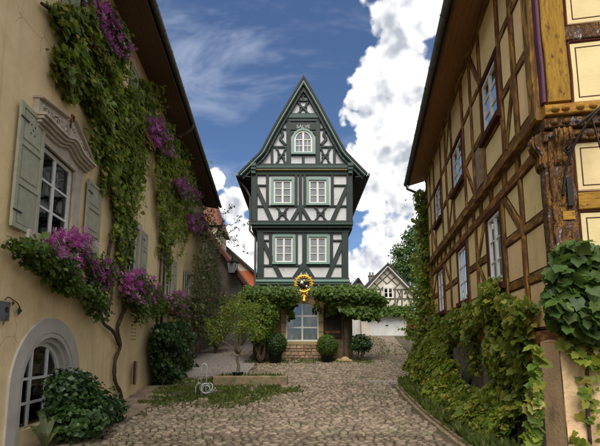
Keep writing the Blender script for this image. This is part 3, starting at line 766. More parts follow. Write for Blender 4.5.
def gutter(parent, F, u0, u1, v, n, r=.075, m='zinc', brackets=.8):
    g = MB(); k = 9; ring = [(n + r * math.cos(t), v + r * math.sin(t)) for t in np.linspace(math.pi, 2 * math.pi, k)]; ring2 = [(n + (r - .008) * math.cos(t), v + (r - .008) * math.sin(t)) for t in np.linspace(2 * math.pi, math.pi, k)]
    rr = ring + ring2; K = len(rr); g.add([F(u0, b, a) for a, b in rr] + [F(u1, b, a) for a, b in rr], [(i, (i + 1) % K, K + (i + 1) % K, K + i) for i in range(K)] + [tuple(range(K)), tuple(range(2 * K - 1, K - 1, -1))])
    go = g.build('gutter', m, parent, smooth=True)
    q = u0 + .2; 
    while q < u1:
        t = MB(); t.tube([F(q, v + .01 + (r + .008) * math.sin(a), n + (r + .008) * math.cos(a)) for a in np.linspace(math.pi * .95, 2.05 * math.pi, 8)], .009, 4); t.build('bracket', m, go); q += brackets
    return go
def roof_slab(parent, F, u0, u1, n_e, v_e, n_r, v_r, m='roof_tile', th=.12):
    b = MB(); b.box8([F(u0, v_e, n_e), F(u1, v_e, n_e), F(u1, v_r, n_r), F(u0, v_r, n_r), F(u0, v_e + th, n_e), F(u1, v_e + th, n_e), F(u1, v_r + th, n_r), F(u0, v_r + th, n_r)]); return b.build('roof', m, parent)
lr = roof_slab(LH, LF, LW0 - .35, LW1 + .35, OV + .02, LTOP - .02, -4.5, 14.7, 'roof_dark')
roof_slab(LH, LF, LW0 - .35, LW1 + .35, -9.4, 9.9, -4.52, 14.7, 'roof_dark')
tl = MB(); q = LW0 - .35
while q < LW1 + .3:
    d = random.uniform(-.015, .015); tl.fbox(LF, q, q + .205, LTOP + .085 + d, LTOP + .125 + d, OV - .25, OV + .09 + d); q += .21
tl.build('eave_tile', 'roof_dark', lr, kind='stuff')
gutter(LH, LF, LW0 - .35, LW1 + .35, LTOP + .0, OV + .10, .085, 'zinc')
dp = MB(); du = 14.1
dp.tube([LF(du, LTOP - .06, OV + .1), LF(du, LTOP - .25, OV + .08), LF(du, LTOP - .45, OV - .15), LF(du, LTOP - .62, .25), LF(du, LTOP - .8, .11), LF(du, LTOP - 1.2, .1), LF(du, 5, .1), LF(du, .3, .1)], .055, 9)
dpo = dp.build('downpipe', 'copper_dark', LH, smooth=True)
for vv in (1.5, 3.2, 5.2, 7.2, 8.6): MB().tube([LF(du, vv - .03, .1), LF(du, vv + .03, .1)], .066, 9).build('pipe_clip', 'zinc', dpo)

# ================================================================== RIGHT HOUSE (half-timbered)
RH = thing('half_timbered_house', 'weathered half-timbered house with cream panels and brown beams, lining the right of the street', 'house', RF(10.5, 0, 0))
R1, RTOP = 15.85, 8.45
JT = .10                                                                 # the upper storey steps out a little
def beamp(F, a, b, wd, n0, n1, m='old_timber', parent=None, seg=None, jit=.010, name='beam'):
    L = math.dist(a, b); mb = MB(); mb.beam(F, a, b, wd, n0, n1, seg or max(1, int(L / .45)), jit); return mb.build(name, m, parent or RH)
def clip(poly, a, b, c):                                                 # keep a*u + b*v + c >= 0
    out = []
    for i in range(len(poly)):
        p, q = poly[i - 1], poly[i]; fp, fq = a * p[0] + b * p[1] + c, a * q[0] + b * q[1] + c
        if fp >= 0: out.append(p) if not out or out[-1] != p else None
        if (fp > 0) != (fq > 0) and fp != fq: t = fp / (fp - fq); out.append((p[0] + (q[0] - p[0]) * t, p[1] + (q[1] - p[1]) * t))
    return out
def inset(poly, d):
    cu = sum(p[0] for p in poly) / len(poly); cv = sum(p[1] for p in poly) / len(poly); q = list(poly)
    for i in range(len(poly)):
        p0, p1 = poly[i - 1], poly[i]; ex, ey = p1[0] - p0[0], p1[1] - p0[1]; L = math.hypot(ex, ey)
        if L < 1e-6: continue
        a, b = -ey / L, ex / L; c = -(a * p0[0] + b * p0[1])
        if a * cu + b * cv + c < 0: a, b, c = -a, -b, -c
        q = clip(q, a, b, c - d)
        if len(q) < 3: return []
    return q
def panel(parent, F, poly, n0, n1, m, line=None, line_in=.03, line_w=.016, lm='outline_paint'):
    p = inset(poly, .006)
    if len(p) < 3 or poly_area(p) < .012: return
    q = inset(p, .022); mb = MB()
    if len(q) == len(p):                                                 # plaster cushion with a rounded edge
        k = len(p); mb.add([F(*a, n0) for a in p] + [F(*a, n1 - .012) for a in p] + [F(*a, n1) for a in q],
                           [(i, (i + 1) % k, k + (i + 1) % k, k + i) for i in range(k)] + [(k + i, k + (i + 1) % k, 2 * k + (i + 1) % k, 2 * k + i) for i in range(k)] + [tuple(range(2 * k, 3 * k))])
    else: mb.poly(F, p, n0, n1)
    o = mb.build('panel', m, parent)
    if line:
        a, b = inset(p, line_in), inset(p, line_in + line_w)
        if len(a) == len(b) and len(a) >= 3: MB().strip(F, b, a, n1 - .002, n1 + .0025, True).build('painted_line', lm, o)
    return o
def cell(F, u0, u1, v0, v1, n0, n1, m, brace=None, bw=.16, line=True, parent=None, rubble=False, **k):
    P_ = [(u0, v0), (u1, v0), (u1, v1), (u0, v1)]
    if rubble: m = 'bare_rubble'
    if not brace: panel(parent or RH, F, P_, n0, n1, m, line, **k); return
    a, b = ((u0, v0), (u1, v1)) if brace == '/' else ((u0, v1), (u1, v0))
    if isinstance(brace, tuple): a, b = brace
    ex, ey = b[0] - a[0], b[1] - a[1]; L = math.hypot(ex, ey); A, Bc = -ey / L, ex / L; C = -(A * a[0] + Bc * a[1])
    panel(parent or RH, F, clip(P_, A, Bc, C - bw / 2), n0, n1, m, line, **k); panel(parent or RH, F, clip(P_, -A, -Bc, -C - bw / 2), n0, n1, m, line, **k)
    beamp(F, a, b, bw, n0, n1 + .022, parent=parent)

# backing walls
def rbox(u0, u1, v0, v1, n0, n1, name, m): MB().fbox(RF, u0, u1, v0, v1, n0, n1).build(name, m, RH)
lw = [(7.50, 8.28), (10.25, 11.15), (13.45, 14.45)]; uw = [(6.92, 7.80), (9.72, 10.80), (12.78, 13.85)]
mb = wall_holes(MB(), RF, CY + .02, R1, 1.6, 4.75, [(a, b, 2.78, 4.2) for a, b in lw], -.3, -.06); mb.build('wall', 'mortar', RH)
mb = wall_holes(MB(), RF, CY + .02, R1, 4.75, RTOP, [(a, b, 5.85, 6.95) for a, b in uw], -.3, JT - .06); mb.build('wall', 'mortar', RH)
mb = wall_holes(MB(), GF, .02, 7.5, 1.6, 4.75, [], -.3, -.06); mb.build('end_wall', 'mortar', RH)
MB().poly(GF, [(.02 - .05, 4.7), (7.5, 4.7), (7.5, 8.5), (3.75, 13.3), (.02 - .05, 8.5)], -.3, JT - .06).build('end_wall', 'mortar', RH)
MB().poly(Frame(RF(R1, 0, 0), -RF.n, RF.u), [(0, 0), (7.5, 0), (7.5, 8.4), (3.75, 13.2), (0, 8.4)], -.1, 0).build('end_wall', 'cream_plaster', RH)
# --- street side, lower storey
n0, n1 = -.06, -.006
def row_cells(F, posts, rails, wins, na, nb, special, m='cream_plaster', pw=.145, rw=.14, tm='old_timber', line=True):
    """posts / rails are centre lines; cells between them get a panel unless a window sits there"""
    for i in range(len(posts) - 1):
        a, b = posts[i] + pw / 2, posts[i + 1] - pw / 2
        w_ = next((q for q in wins if a - .12 < (q[0] + q[1]) / 2 < b + .12), None)
        rr = rails[i] if isinstance(rails[0], (list, tuple)) else rails
        for j in range(len(rr) - 1):
            c, d = rr[j] + rw / 2, rr[j + 1] - rw / 2
            if w_ and c < (w_[2] + w_[3]) / 2 < d:
                continue
            sp = special.get((i, j), {})
            cell(F, a, b, c, d, na, nb, m, line=line, line_in=.003, line_w=.022, **sp)
        for j in range(1, len(rr) - 1):
            beamp(F, (posts[i] + pw / 2 - .01, rr[j]), (posts[i + 1] - pw / 2 + .01, rr[j]), rw, na, nb + .016 + random.uniform(0, .006), tm)
    for k, p in enumerate(posts[1:-1] if len(posts) > 2 else []):
        beamp(F, (p, rails_ends(rails)[0]), (p + random.uniform(-.02, .02), rails_ends(rails)[1]), pw * random.uniform(.92, 1.12), na, nb + .026 + random.uniform(0, .008), tm)
def rails_ends(r): return (r[0][0], r[0][-1]) if isinstance(r[0], (list, tuple)) else (r[0], r[-1])
pl = [5.55, 6.45, 7.36, 8.42, 9.25, 10.12, 11.28, 12.30, 13.32, 14.58, 15.75]
rl = [[1.75, 2.62, 3.46, 4.42]] * 10
rl = [list(r) for r in rl]
for i in (2, 5, 8): rl[i] = [1.75, 2.66, 4.32, 4.42]
row_cells(RF, pl, rl, [(a, b, 2.78, 4.2) for a, b in lw], n0, n1,
          {(1, 2): dict(brace='/', bw=.15), (0, 0): {}, (3, 2): dict(brace='\\', bw=.14), (7, 2): dict(brace='/', bw=.13), (9, 2): dict(brace='\\', bw=.13), (3, 1): dict(brace='/', bw=.13), (6, 1): {}})
beamp(RF, (CY, 1.69), (R1, 1.69), .2, -.06, .05); beamp(RF, (CY, 4.42), (R1, 4.42), .17, -.06, .045)
# floor band: beam ends and small panels
beamp(RF, (CY - .05, 4.86), (R1, 4.86), .18, -.05, JT + .04, 'old_timber')
q = CY + .4
while q < R1 - .2:
    g_ = random.uniform(.62, .82); panel(RH, RF, [(q + .1, 4.52), (min(q + g_, R1 - .05) - .1, 4.52), (min(q + g_, R1 - .05) - .1, 4.76), (q + .1, 4.76)], -.06, .0, 'cream_plaster', True, .004, .012)
    beamp(RF, (q, 4.5), (q, 4.77), .15, -.06, .035, 'old_timber', name='joist_end'); q += g_
# --- street side, upper storey
pu = [5.55, 6.12, 6.76, 7.95, 8.75, 9.56, 10.94, 11.80, 12.62, 14.0, 14.9, 15.75]
ru = [[4.95, 6.03, 7.15, RTOP - .08] for _ in range(11)]
for i in (2, 5, 8): ru[i] = [4.95, 5.72, 7.06, RTOP - .08]
na_, nb_ = JT - .06, JT - .006
row_cells(RF, pu, ru, [(a, b, 5.85, 6.95) for a, b in uw], na_, nb_,
          {(1, 0): dict(brace='\\', bw=.13), (3, 0): dict(rubble=True), (4, 0): dict(brace='/', bw=.12), (0, 2): dict(brace='/', bw=.14), (1, 2): {}, (3, 2): dict(brace='/', bw=.13), (6, 0): dict(brace='\\', bw=.12), (9, 0): dict(brace='/', bw=.12), (6, 2): dict(brace='\\', bw=.12)})
beamp(RF, (CY, RTOP - .06), (R1, RTOP - .06), .2, JT - .06, JT + .05)
beamp(RF, (15.72, 1.75), (15.72, 8.4), .2, -.06, JT + .03)
# window linings: heavy red-brown frames, white casements
for (a, b), (v0, v1), nn in [(x, (2.78, 4.2), .0) for x in lw] + [(x, (5.85, 6.95), JT) for x in uw]:
    for u in (a - .06, b + .06): beamp(RF, (u, v0 - .16), (u, v1 + .14), .12, nn - .26, nn + .035, 'red_trim', name='window_post')
    beamp(RF, (a - .14, v1 + .075), (b + .14, v1 + .075), .13, nn - .26, nn + .045, 'red_trim', name='lintel'); beamp(RF, (a - .16, v0 - .08), (b + .16, v0 - .08), .13, nn - .26, nn + .10, 'red_trim', name='window_sill')
    window(RH, RF, a, b, v0, v1, nn + .012, 2, 3, .055, .03, back='split')
# --- corner post with carved bracket, end wall
beamp(RF, (CY + .09, 1.8), (CY + .09, 4.5), .19, -.1, .05, 'peeling_timber', seg=14, jit=.010, name='corner_post')
beamp(GF, (.15, 1.8), (.15, 4.45), .31, -.08, .055, 'peeling_timber', seg=16, jit=.012, name='corner_post')
beamp(RF, (CY + .06, 4.8), (CY + .06, 8.4), .22, -.05, JT + .05, 'old_timber', seg=10, jit=.012, name='corner_post')
beamp(GF, (.14, 4.97), (.14, 8.5), .30, -.05, JT + .06, 'ochre_timber', seg=10, jit=.008, name='corner_post')
beamp(GF, (-.055, 4.97), (-.055, 8.5), .045, -.0, JT + .066, 'purple_paint', name='painted_edge')
def gzv(y): return on_gable(585, y)[2]
gb = [gzv(29), gzv(45), gzv(107), gzv(141), gzv(192), gzv(211), gzv(275)]
U0, U1 = .335, 1.75
for v0, v1, nn in ((gb[0], gb[0] + 1.25, JT), (gb[2], gb[1], JT), (gb[4], gb[3], 0), (gb[6], gb[5], 0)):
    for k in range(3):
        a = U0 + k * (U1 - U0 + .2); panel(RH, GF, [(a, v0 + .01), (a + U1 - U0, v0 + .01), (a + U1 - U0, v1 - .01), (a, v1 - .01)], nn - .06, nn - .004, 'cream_pale', True, .075, .016)
        for s_, e_ in (((a, v0), (a, v1)), ((a + U1 - U0, v0), (a + U1 - U0, v1))): beamp(GF, s_, e_, .035, nn - .05, nn + .012, 'red_trim', name='panel_edge')
        for s_, e_ in (((a, v0), (a + U1 - U0, v0)), ((a, v1), (a + U1 - U0, v1))): beamp(GF, s_, e_, .035, nn - .05, nn + .014, 'red_trim', name='panel_edge')
        if k: beamp(GF, (a - .1, v0 - .1), (a - .1, v1 + .1), .17, nn - .06, nn + .02, 'ochre_timber')
for va, vb, nn, mm in ((gb[0], gb[1], JT + .03, 'peeling_timber'), (gb[4], gb[5], .035, 'ochre_timber'), (gb[6] - .22, gb[6], .03, 'ochre_timber')):
    beamp(GF, (.29 if nn > .08 else .33, (va + vb) / 2), (6.2, (va + vb) / 2), abs(va - vb) - .03, nn - .09, nn, mm, seg=24, jit=.008)
# carved jetty: three stacked, worn mouldings over the corner
vt, vb = gb[2], gb[3]; h = (vt - vb) / 3
for k, (nn, mm) in enumerate(((.045, 'peeling_timber'), (.10, 'peeling_timber'), (.155, 'ochre_timber'))):
    v = vb + h * (k + .5); beamp(GF, (-.06, v), (6.2, v), h - .015, -.06, nn + .02, mm, seg=40, jit=.014, name='carved_beam')
    for t in range(9): MB().lathe(GF(.05 + t * .16 + random.uniform(-.02, .02), v, nn + .015), [(.012, -.05), (.05, -.03), (.055, .0), (.04, .035), (.012, .05)], 8).build('carving', mm, RH, smooth=True)
# scrolled console at the corner, one to each face
for Fq, u0, nn in ((GF, .16, .05), (RF, CY + .11, .04)):
    prof = [(0, 4.06), (.02, 4.08), (.04, 4.16), (.03, 4.26), (.06, 4.33), (.10, 4.38), (.12, 4.46), (.11, 4.56), (0, 4.62)]
    k = len(prof); mb = MB(); hw = .11
    vs = [Fq(u0 - hw, v, nn + n) for n, v in prof] + [Fq(u0 + hw, v, nn + n) for n, v in prof]
    mb.add(vs, [(i, i + 1, k + i + 1, k + i) for i in range(k - 1)] + [tuple(range(k - 1, -1, -1)), tuple(range(k, 2 * k))]); mb.build('console', 'peeling_timber', RH)
    for s_ in (-.07, 0, .07): MB().tube([Fq(u0 + s_, v, nn + n + .012) for n, v in prof[1:8]], .018, 6).build('carving', 'peeling_timber', RH, smooth=True)
MB().fbox(GF, .1, .25, 3.28, 3.40, .06, .075).build('orange_patch', 'ochre_timber', RH)
# --- plinths
mb = MB(); mb.fbox(RF, CY + .30, R1, -.3, 1.59, -.3, .02); mb.build('plinth', 'grey_plinth', RH)
# the near corner stands on a broad plastered base that steps out
pz = 1.62
mb = MB(); k = 24; vs = []; rows = 16
for j in range(rows + 1):
    for i in range(k + 1):
        u = -.10 + 5.2 * (i / k) ** 1.6; v = -.1 + (pz + .1) * j / rows
        nn = .16 + .025 * math.sin(u * 7 + v * 3) * math.sin(v * 6 - u * 2) + random.uniform(-.006, .006) - .05 * (j / rows) ** 3 - (.03 if j == rows else 0)
        vs.append(GF(u, v, nn))
mb.add(vs, [(j * (k + 1) + i, j * (k + 1) + i + 1, (j + 1) * (k + 1) + i + 1, (j + 1) * (k + 1) + i) for j in range(rows) for i in range(k)])
mb.add([GF(-.1, pz, .09), GF(5.1, pz, .09), GF(5.1, pz + .03, -.2), GF(-.1, pz + .03, -.2)], [(0, 1, 2, 3)])
a_ = [GF(-.1, -.1, .16), GF(-.1, pz, .09), GF(-.1, pz + .03, -.2)]; mb.add([GF(-.085, -.1, .125), GF(-.085, pz + .004, .065), RF(CY + .4, pz, .12), RF(CY + .4, -.1, .14)], [(0, 1, 2, 3)])
mb.add([GF(-.1, -.1, .19), GF(-.1, pz - .02, .13), GF(-.06, pz - .02, .04), GF(-.06, -.1, .04)], [(0, 1, 2, 3)])
mb.add([RF(CY + .4, -.1, .14), RF(CY + .4, pz, .12), RF(CY + .4, pz, -.2), RF(CY + .4, -.1, -.2)], [(0, 1, 2, 3)])
mb.add([GF(-.1, pz, .09), RF(CY + .4, pz, .12), RF(CY + .4, pz + .02, -.2), GF(-.1, pz + .03, -.2)], [(0, 1, 2, 3)])
mb.build('corner_plinth', 'pink_plaster', RH, smooth=False)
for u in (8.0, 11.4, 14.0):                                             # stone buttresses against the plinth
    MB().fbox(RF, u, u + .55, -.2, 1.52, .02, .12).build('plinth_pier', 'grey_plinth', RH)
# --- eaves
OR = .75; ev = RTOP - .02
for k in range(5):
    n_0, n_1 = JT + k * (OR - JT) / 5, JT + (k + 1) * (OR - JT) / 5 - .005; z0, z1 = ev + .02 - n_0 * .25 + .1, ev + .02 - n_1 * .25 + .1
    b = MB(); vs = [RF(CY - .55, z0, n_0), RF(R1 + .45, z0, n_0), RF(R1 + .45, z1, n_1), RF(CY - .55, z1, n_1)]; vs += [p + (0, 0, .03) for p in vs]
    b.add(vs, [(0, 1, 2, 3), (7, 6, 5, 4), (0, 4, 5, 1), (1, 5, 6, 2), (2, 6, 7, 3), (3, 7, 4, 0)], [((0, 0), (11, 0), (11, .14), (0, .14))] + [None] * 5); b.build('soffit_board', 'soffit_right', RH)
rr = roof_slab(RH, RF, CY - .6, R1 + .5, OR + .03, ev - .02, -3.75, 13.4, 'roof_tile'); roof_slab(RH, RF, CY - .6, R1 + .5, -8.3, ev, -3.77, 13.4, 'roof_tile')
tl = MB(); q = CY - .6
while q < R1 + .4: d = random.uniform(-.01, .01); tl.fbox(RF, q, q + .17, ev + .09 + d, ev + .125 + d, OR - .2, OR + .1 + d); q += .175
tl.build('eave_tile', 'roof_tile', rr, kind='stuff')
MB().fbox(RF, CY - .58, R1 + .48, ev - .13, ev + .06, OR - .01, OR + .02).build('fascia', 'soffit_wood', RH)
go = gutter(RH, RF, CY - .55, R1 + .5, ev + .02, OR + .11, .09, 'zinc')
MB().tube([RF(R1 + .3, ev - .05, OR + .11), RF(R1 + .3, ev - .25, OR + .08), RF(R1 + .3, ev - .42, .5), RF(R1 + .3, ev - .5, .14), RF(R1 + .3, ev - .8, .12), RF(R1 + .3, .9, .12)], .05, 8).build('downpipe', 'zinc', RH, smooth=True)
# --- wrought iron arm on the corner
ARM = thing('iron_sign_arm', 'black wrought iron bracket arm curving out from the corner post of the timbered house', 'bracket', on_gable(565, 200, .07))
pa = [on_gable(563, 196, .10), on_gable(566, 170, .14), on_gable(573, 148, .22), on_gable(584, 128, .30), on_gable(597, 112, .36), on_gable(615, 96, .4)]
def smoothpath(p, n=8):
    p = [Vector(q) for q in p]; out = []
    for i in range(len(p) - 1):
        a, b, c, d = p[max(i - 1, 0)], p[i], p[i + 1], p[min(i + 2, len(p) - 1)]
        for k in range(n):
            t = k / n; out.append(.5 * ((2 * b) + (c - a) * t + (2 * a - 5 * b + 4 * c - d) * t * t + (3 * b - a - 3 * c + d) * t ** 3))
    out.append(p[-1]); return out
MB().tube(smoothpath(pa), .019, 7).build('arm', 'iron', ARM, smooth=True)
MB().tube([on_gable(592, 118, .34), on_gable(598, 140, .34), on_gable(606, 165, .34)], .012, 6).build('stay', 'iron', ARM)
MB().tube([on_gable(578, 125, .3), on_gable(600, 108, .36), on_gable(620, 95, .4)], .022, 6).build('top_bar', 'iron', ARM)
cc = np.array(on_gable(568, 150, .11)); 
MB().tube([cc + GF.u * (.07 * (1 - q / 20) * math.cos(q * .55)) + np.array([0, 0, .07 * (1 - q / 20) * math.sin(q * .55)]) for q in range(18)], .012, 6).build('scroll', 'iron', ARM, smooth=True)
MB().fbox(GF, .17, .24, on_gable(563, 208)[2], on_gable(563, 180)[2], .065, .095).build('wall_plate', 'iron', ARM)

# ================================================================== MIDDLE HOUSE
MHX = hp(303, 230)[0]
MH = thing('gabled_house', 'tall narrow half-timbered house with dark green beams and a steep curved gable', 'house', (MHX, HY, float(gz(HY))))
BACK = 9.5
def vz(y): return hp(303, y)[1]
def hx(x, y=230): return hp(x, y)[0]
def mb_(a, b, wd, n0, n1, m='dark_green_timber', name='beam', seg=1, jit=.0): return beamp(HF, a, b, wd, n0, n1, m, MH, seg, jit, name)
def pbeam(p, q, wpx, n0, n1, m='dark_green_timber', name='beam'): return mb_(hp(*p), hp(*q), wpx * .0525, n0, n1, m, name, max(1, int(math.dist(p, q) / 14)), .003)
NU, NLw = .22, .0                                                       # the upper storey and gable stand forward of the lower one
# walls
zl0, zl1, zu0, zu1 = vz(289), vz(229), vz(225), vz(168)
xl0, xl1 = hx(257.5), hx(348); xu0, xu1 = hx(252, 200), hx(352, 200)
win_lo = [(hx(275, 250), hx(292.8, 250)), (hx(309, 250), hx(326.6, 250))]; win_up = [(hx(273.8, 192), hx(291.8, 192)), (hx(308.8, 192), hx(326, 192))]
vlo = (vz(262.5), vz(237)); vup = (vz(205.3), vz(182))
wall_holes(MB(), HF, xl0, xl1, zl0, zl1, [(a, b, *vlo) for a, b in win_lo], -.3, NLw - .05).build('wall', 'white_plaster', MH)
wall_holes(MB(), HF, xu0, xu1, zu0 - .1, zu1, [(a, b, *vup) for a, b in win_up], -.2, NU - .05).build('wall', 'white_plaster', MH)
# stone ground floor with the arched shop window
zg = float(gz(HY)) - .3; ga = (hx(286, 320), hx(318.5, 320)); gc = (ga[0] + ga[1]) / 2; gr = (ga[1] - ga[0]) / 2; gs0 = vz(341.5); gtop = vz(302.5); rise = .55; gspr = gtop - rise
wall_holes(MB(), HF, xl0 - .15, xl1 + .15, zg, zl0 + .1, [(ga[0], ga[1], gs0, gtop)], -.3, -.02).build('ground_floor_wall', 'brown_plaster', MH)
sa = np.linspace(0, math.pi, 17)
def sarch(d, base): return [(ga[1] + d, base)] + [(gc + (gr + d) * math.cos(t), gspr + (rise + d) * math.sin(t)) for t in sa] + [(ga[0] - d, base)]
for k in range(18):                                                     # voussoirs and jamb blocks, one by one
    A_, B_ = sarch(0, gs0), sarch(.24, gs0)
    i0, i1 = k, k + 1
    if k == 0 or k == 17:
        for j in range(3):
            f = lambda p, q, t: (p[0] + (q[0] - p[0]) * t, p[1] + (q[1] - p[1]) * t)
            MB().poly(HF, [f(A_[i0], A_[i1], j / 3 + .01), f(A_[i0], A_[i1], (j + 1) / 3 - .01), f(B_[i0], B_[i1], (j + 1) / 3 - .01), f(B_[i0], B_[i1], j / 3 + .01)], -.2, .05).build('stone', 'sandstone', MH)
    elif k % 2 == 1: MB().poly(HF, [A_[k], A_[k + 1], A_[min(k + 2, 17)], B_[min(k + 2, 17)], B_[k + 1], B_[k]], -.2, .05 + random.uniform(0, .012)).build('stone', 'sandstone', MH)
MB().fbox(HF, ga[0] - .3, ga[1] + .3, gs0 - .16, gs0, -.2, .12).build('shop_sill', 'sandstone', MH)
for sgn in (-1, 1):
    pts = [(gc + sgn * gr, gspr), (gc + sgn * gr, gtop), (gc, gtop)] + [(gc + sgn * gr * math.sin(t), gspr + rise * math.cos(t)) for t in np.linspace(.1, 1.47, 8)]
    MB().poly(HF, pts, -.28, -.03).build('spandrel', 'brown_plaster', MH)
sw = MB(); fw = .07
sw.strip(HF, [(p[0] * 1 + (gc - p[0]) * .07, p[1] - (.07 if p[1] > gspr else 0)) for p in sarch(0, gs0)], sarch(0, gs0), -.08, .0)
sw.fbox(HF, ga[0], ga[1], gs0, gs0 + .09, -.085, .005).fbox(HF, gc - .04, gc + .04, gs0 + .09, gtop - .05, -.075, -.005)
for v in (vz(327.5), vz(316)): sw.fbox(HF, ga[0] + .06, ga[1] - .06, v - .035, v + .035, -.072, -.008)
swo = sw.build('shop_window', 'white_paint', MH)
cuts = [gs0 + .09, vz(327.5), vz(316)]
for a, b in ((ga[0] + .04, gc), (gc, ga[1] - .04)):
    for j in range(2): MB().fbox(HF, a, b, cuts[j], cuts[j + 1], -.045, -.038).build('pane', 'shop_glass', swo)
    q = np.linspace(a, b, 7); pts = [(a, cuts[2]), (b, cuts[2])] + [(u, gspr + rise * math.sqrt(max(0, 1 - ((u - gc) / gr) ** 2)) - .02) for u in q[::-1]]
    MB().poly(HF, pts, -.045, -.038).build('pane', 'shop_glass', swo)
MB().fbox(HF, ga[0] - .1, ga[1] + .1, gs0 - .1, gtop + .1, -1.3, -1.25).build('shade_black', 'shade_black', swo)
dsp = MB()
for u in (gc - .55, gc - .3, gc + .25, gc + .55): dsp.lathe(HF(u, gs0 + .05, -.45), [(.04, 0), (.09, .03), (.10, .14), (.05, .22), (.02, .3)], 9)
dsp.build('window_display', 'curtain', swo, smooth=True)
MB().fbox(HF, ga[0], ga[1], gs0 - .03, gs0 + .05, -.8, -.2).build('display_ledge', 'pale_stone', swo)
# rubble plinth under the shop window: stones laid in rough courses
zb = float(gz(HY - .9)) - .05; v = zb; 
while v < gs0 - .2:
    hh = random.uniform(.13, .2); u = gc - 1.45
    while u < gc + 1.45:
        ww = random.uniform(.18, .38); g_ = .012
        p = [(u + g_, v + g_), (u + ww - g_, v + g_ + random.uniform(0, .02)), (u + ww - g_ - random.uniform(0, .03), v + hh - g_), (u + g_ + random.uniform(0, .03), v + hh - g_ - random.uniform(0, .02))]
        MB().poly(HF, p, -.02, .52 + random.uniform(-.03, .03)).build('stone', 'rubble_stone', MH); u += ww
    v += hh
MB().fbox(HF, gc - 1.43, gc + 1.43, zb - .3, v - .02, -.02, .48).build('plinth', 'mortar', MH)
# dark plank door standing open to the right of the window
dx0, dx1 = hx(324, 320), hx(341, 320); dz0, dz1 = vz(338), vz(304)
do = MB().fbox(HF, dx0, dx1, dz0, dz1, .02, .07).build('door', 'dark_door', MH)
for k in range(5): a = dx0 + (dx1 - dx0) * k / 5; MB().fbox(HF, a + .008, a + (dx1 - dx0) / 5 - .008, dz0 + .02, dz1 - .02, .07, .088).build('plank', 'dark_door', do)
for v in (vz(317), vz(332)): MB().fbox(HF, dx0 + .05, dx1 - .05, v - .06, v + .06, .088, .11).build('ledge', 'old_timber' if v < vz(325) else 'dark_door', do)
# storey bands
def band(y0, y1, x0, x1, n0, n1, m, name='beam'): return mb_((hx(x0, y0), (vz(y0) + vz(y1)) / 2), (hx(x1, y0), (vz(y0) + vz(y1)) / 2), abs(vz(y0) - vz(y1)), n0, n1, m, name)
band(277.5, 280, 256.5, 349, -.05, .10, 'dark_green_timber'); band(280, 282.3, 256, 349.5, -.05, .16, 'teal_trim', 'moulding'); band(282.3, 285, 256, 349.5, -.05, .12, 'moss_green_trim', 'moulding'); band(285, 288.5, 256.5, 349, -.05, .07, 'dark_green_timber')
band(222, 225, 251.5, 352.5, -.05, NU + .06, 'dark_green_timber'); band(225, 226.4, 251.5, 352.5, -.05, NU + .09, 'moss_green_trim', 'moulding'); band(226.4, 229, 252.5, 351.5, -.05, NU + .0, 'dark_green_timber'); band(229, 233, 257, 349, -.05, .08, 'dark_green_timber')
band(173, 177, 251.5, 352.5, -.05, NU + .05, 'dark_green_timber'); band(171.3, 173, 251, 353, -.05, NU + .13, 'yellow_dentil', 'dentil_band'); band(168.8, 171.3, 250, 354, -.05, NU + .18, 'moss_green_trim', 'moulding'); band(166, 168.8, 252, 352, -.05, NU + .08, 'dark_green_timber')
dn = MB(); 
for k in range(64): u = hx(256, 172) + (hx(348, 172) - hx(256, 172)) * k / 63; dn.fbox(HF, u - .016, u + .016, vz(173.2), vz(171.4), NU + .13, NU + .165)
dn.build('dentil', 'dark_green_timber', MH, kind='stuff')
for x in (254.3, 349.4):                                                # consoles under the eaves
    for k, (y0, y1, nn) in enumerate(((167, 170, .30), (170, 173, .25), (173, 176.5, .19))): MB().fbox(HF, hx(x - 2.6 + k * .3, 172), hx(x + 2.6 - k * .3, 172), vz(y1), vz(y0), NU, NU + nn).build('console', 'moss_green_trim', MH)
# lower storey timbers
n0, n1 = -.05, .035
for x in (260.5, 345): pbeam((x, 233), (x, 278), 6.4, n0, .07)
for x in (270.5, 296.8, 305, 331.5): pbeam((x, 233), (x, 265), 3.0 if x != 296.8 else 2.0, n0, n1)
pbeam((303.8, 233), (303.8, 278), 3.2, n0, n1 + .004)
pbeam((263, 265.5), (343, 265.5), 2.0, n0, n1 - .006); pbeam((263, 240.5), (271, 240.5), 1.6, n0, n1 - .006); pbeam((331, 240.5), (343, 240.5), 1.6, n0, n1 - .006)
pbeam((263.6, 243), (281, 278), 4.2, n0, n1 + .01); pbeam((342.4, 243), (327.5, 278), 4.2, n0, n1 + .01)
pbeam((303.4, 264), (294, 278), 3.6, n0, n1 + .012); pbeam((304.2, 264), (313.2, 278), 3.6, n0, n1 + .012)
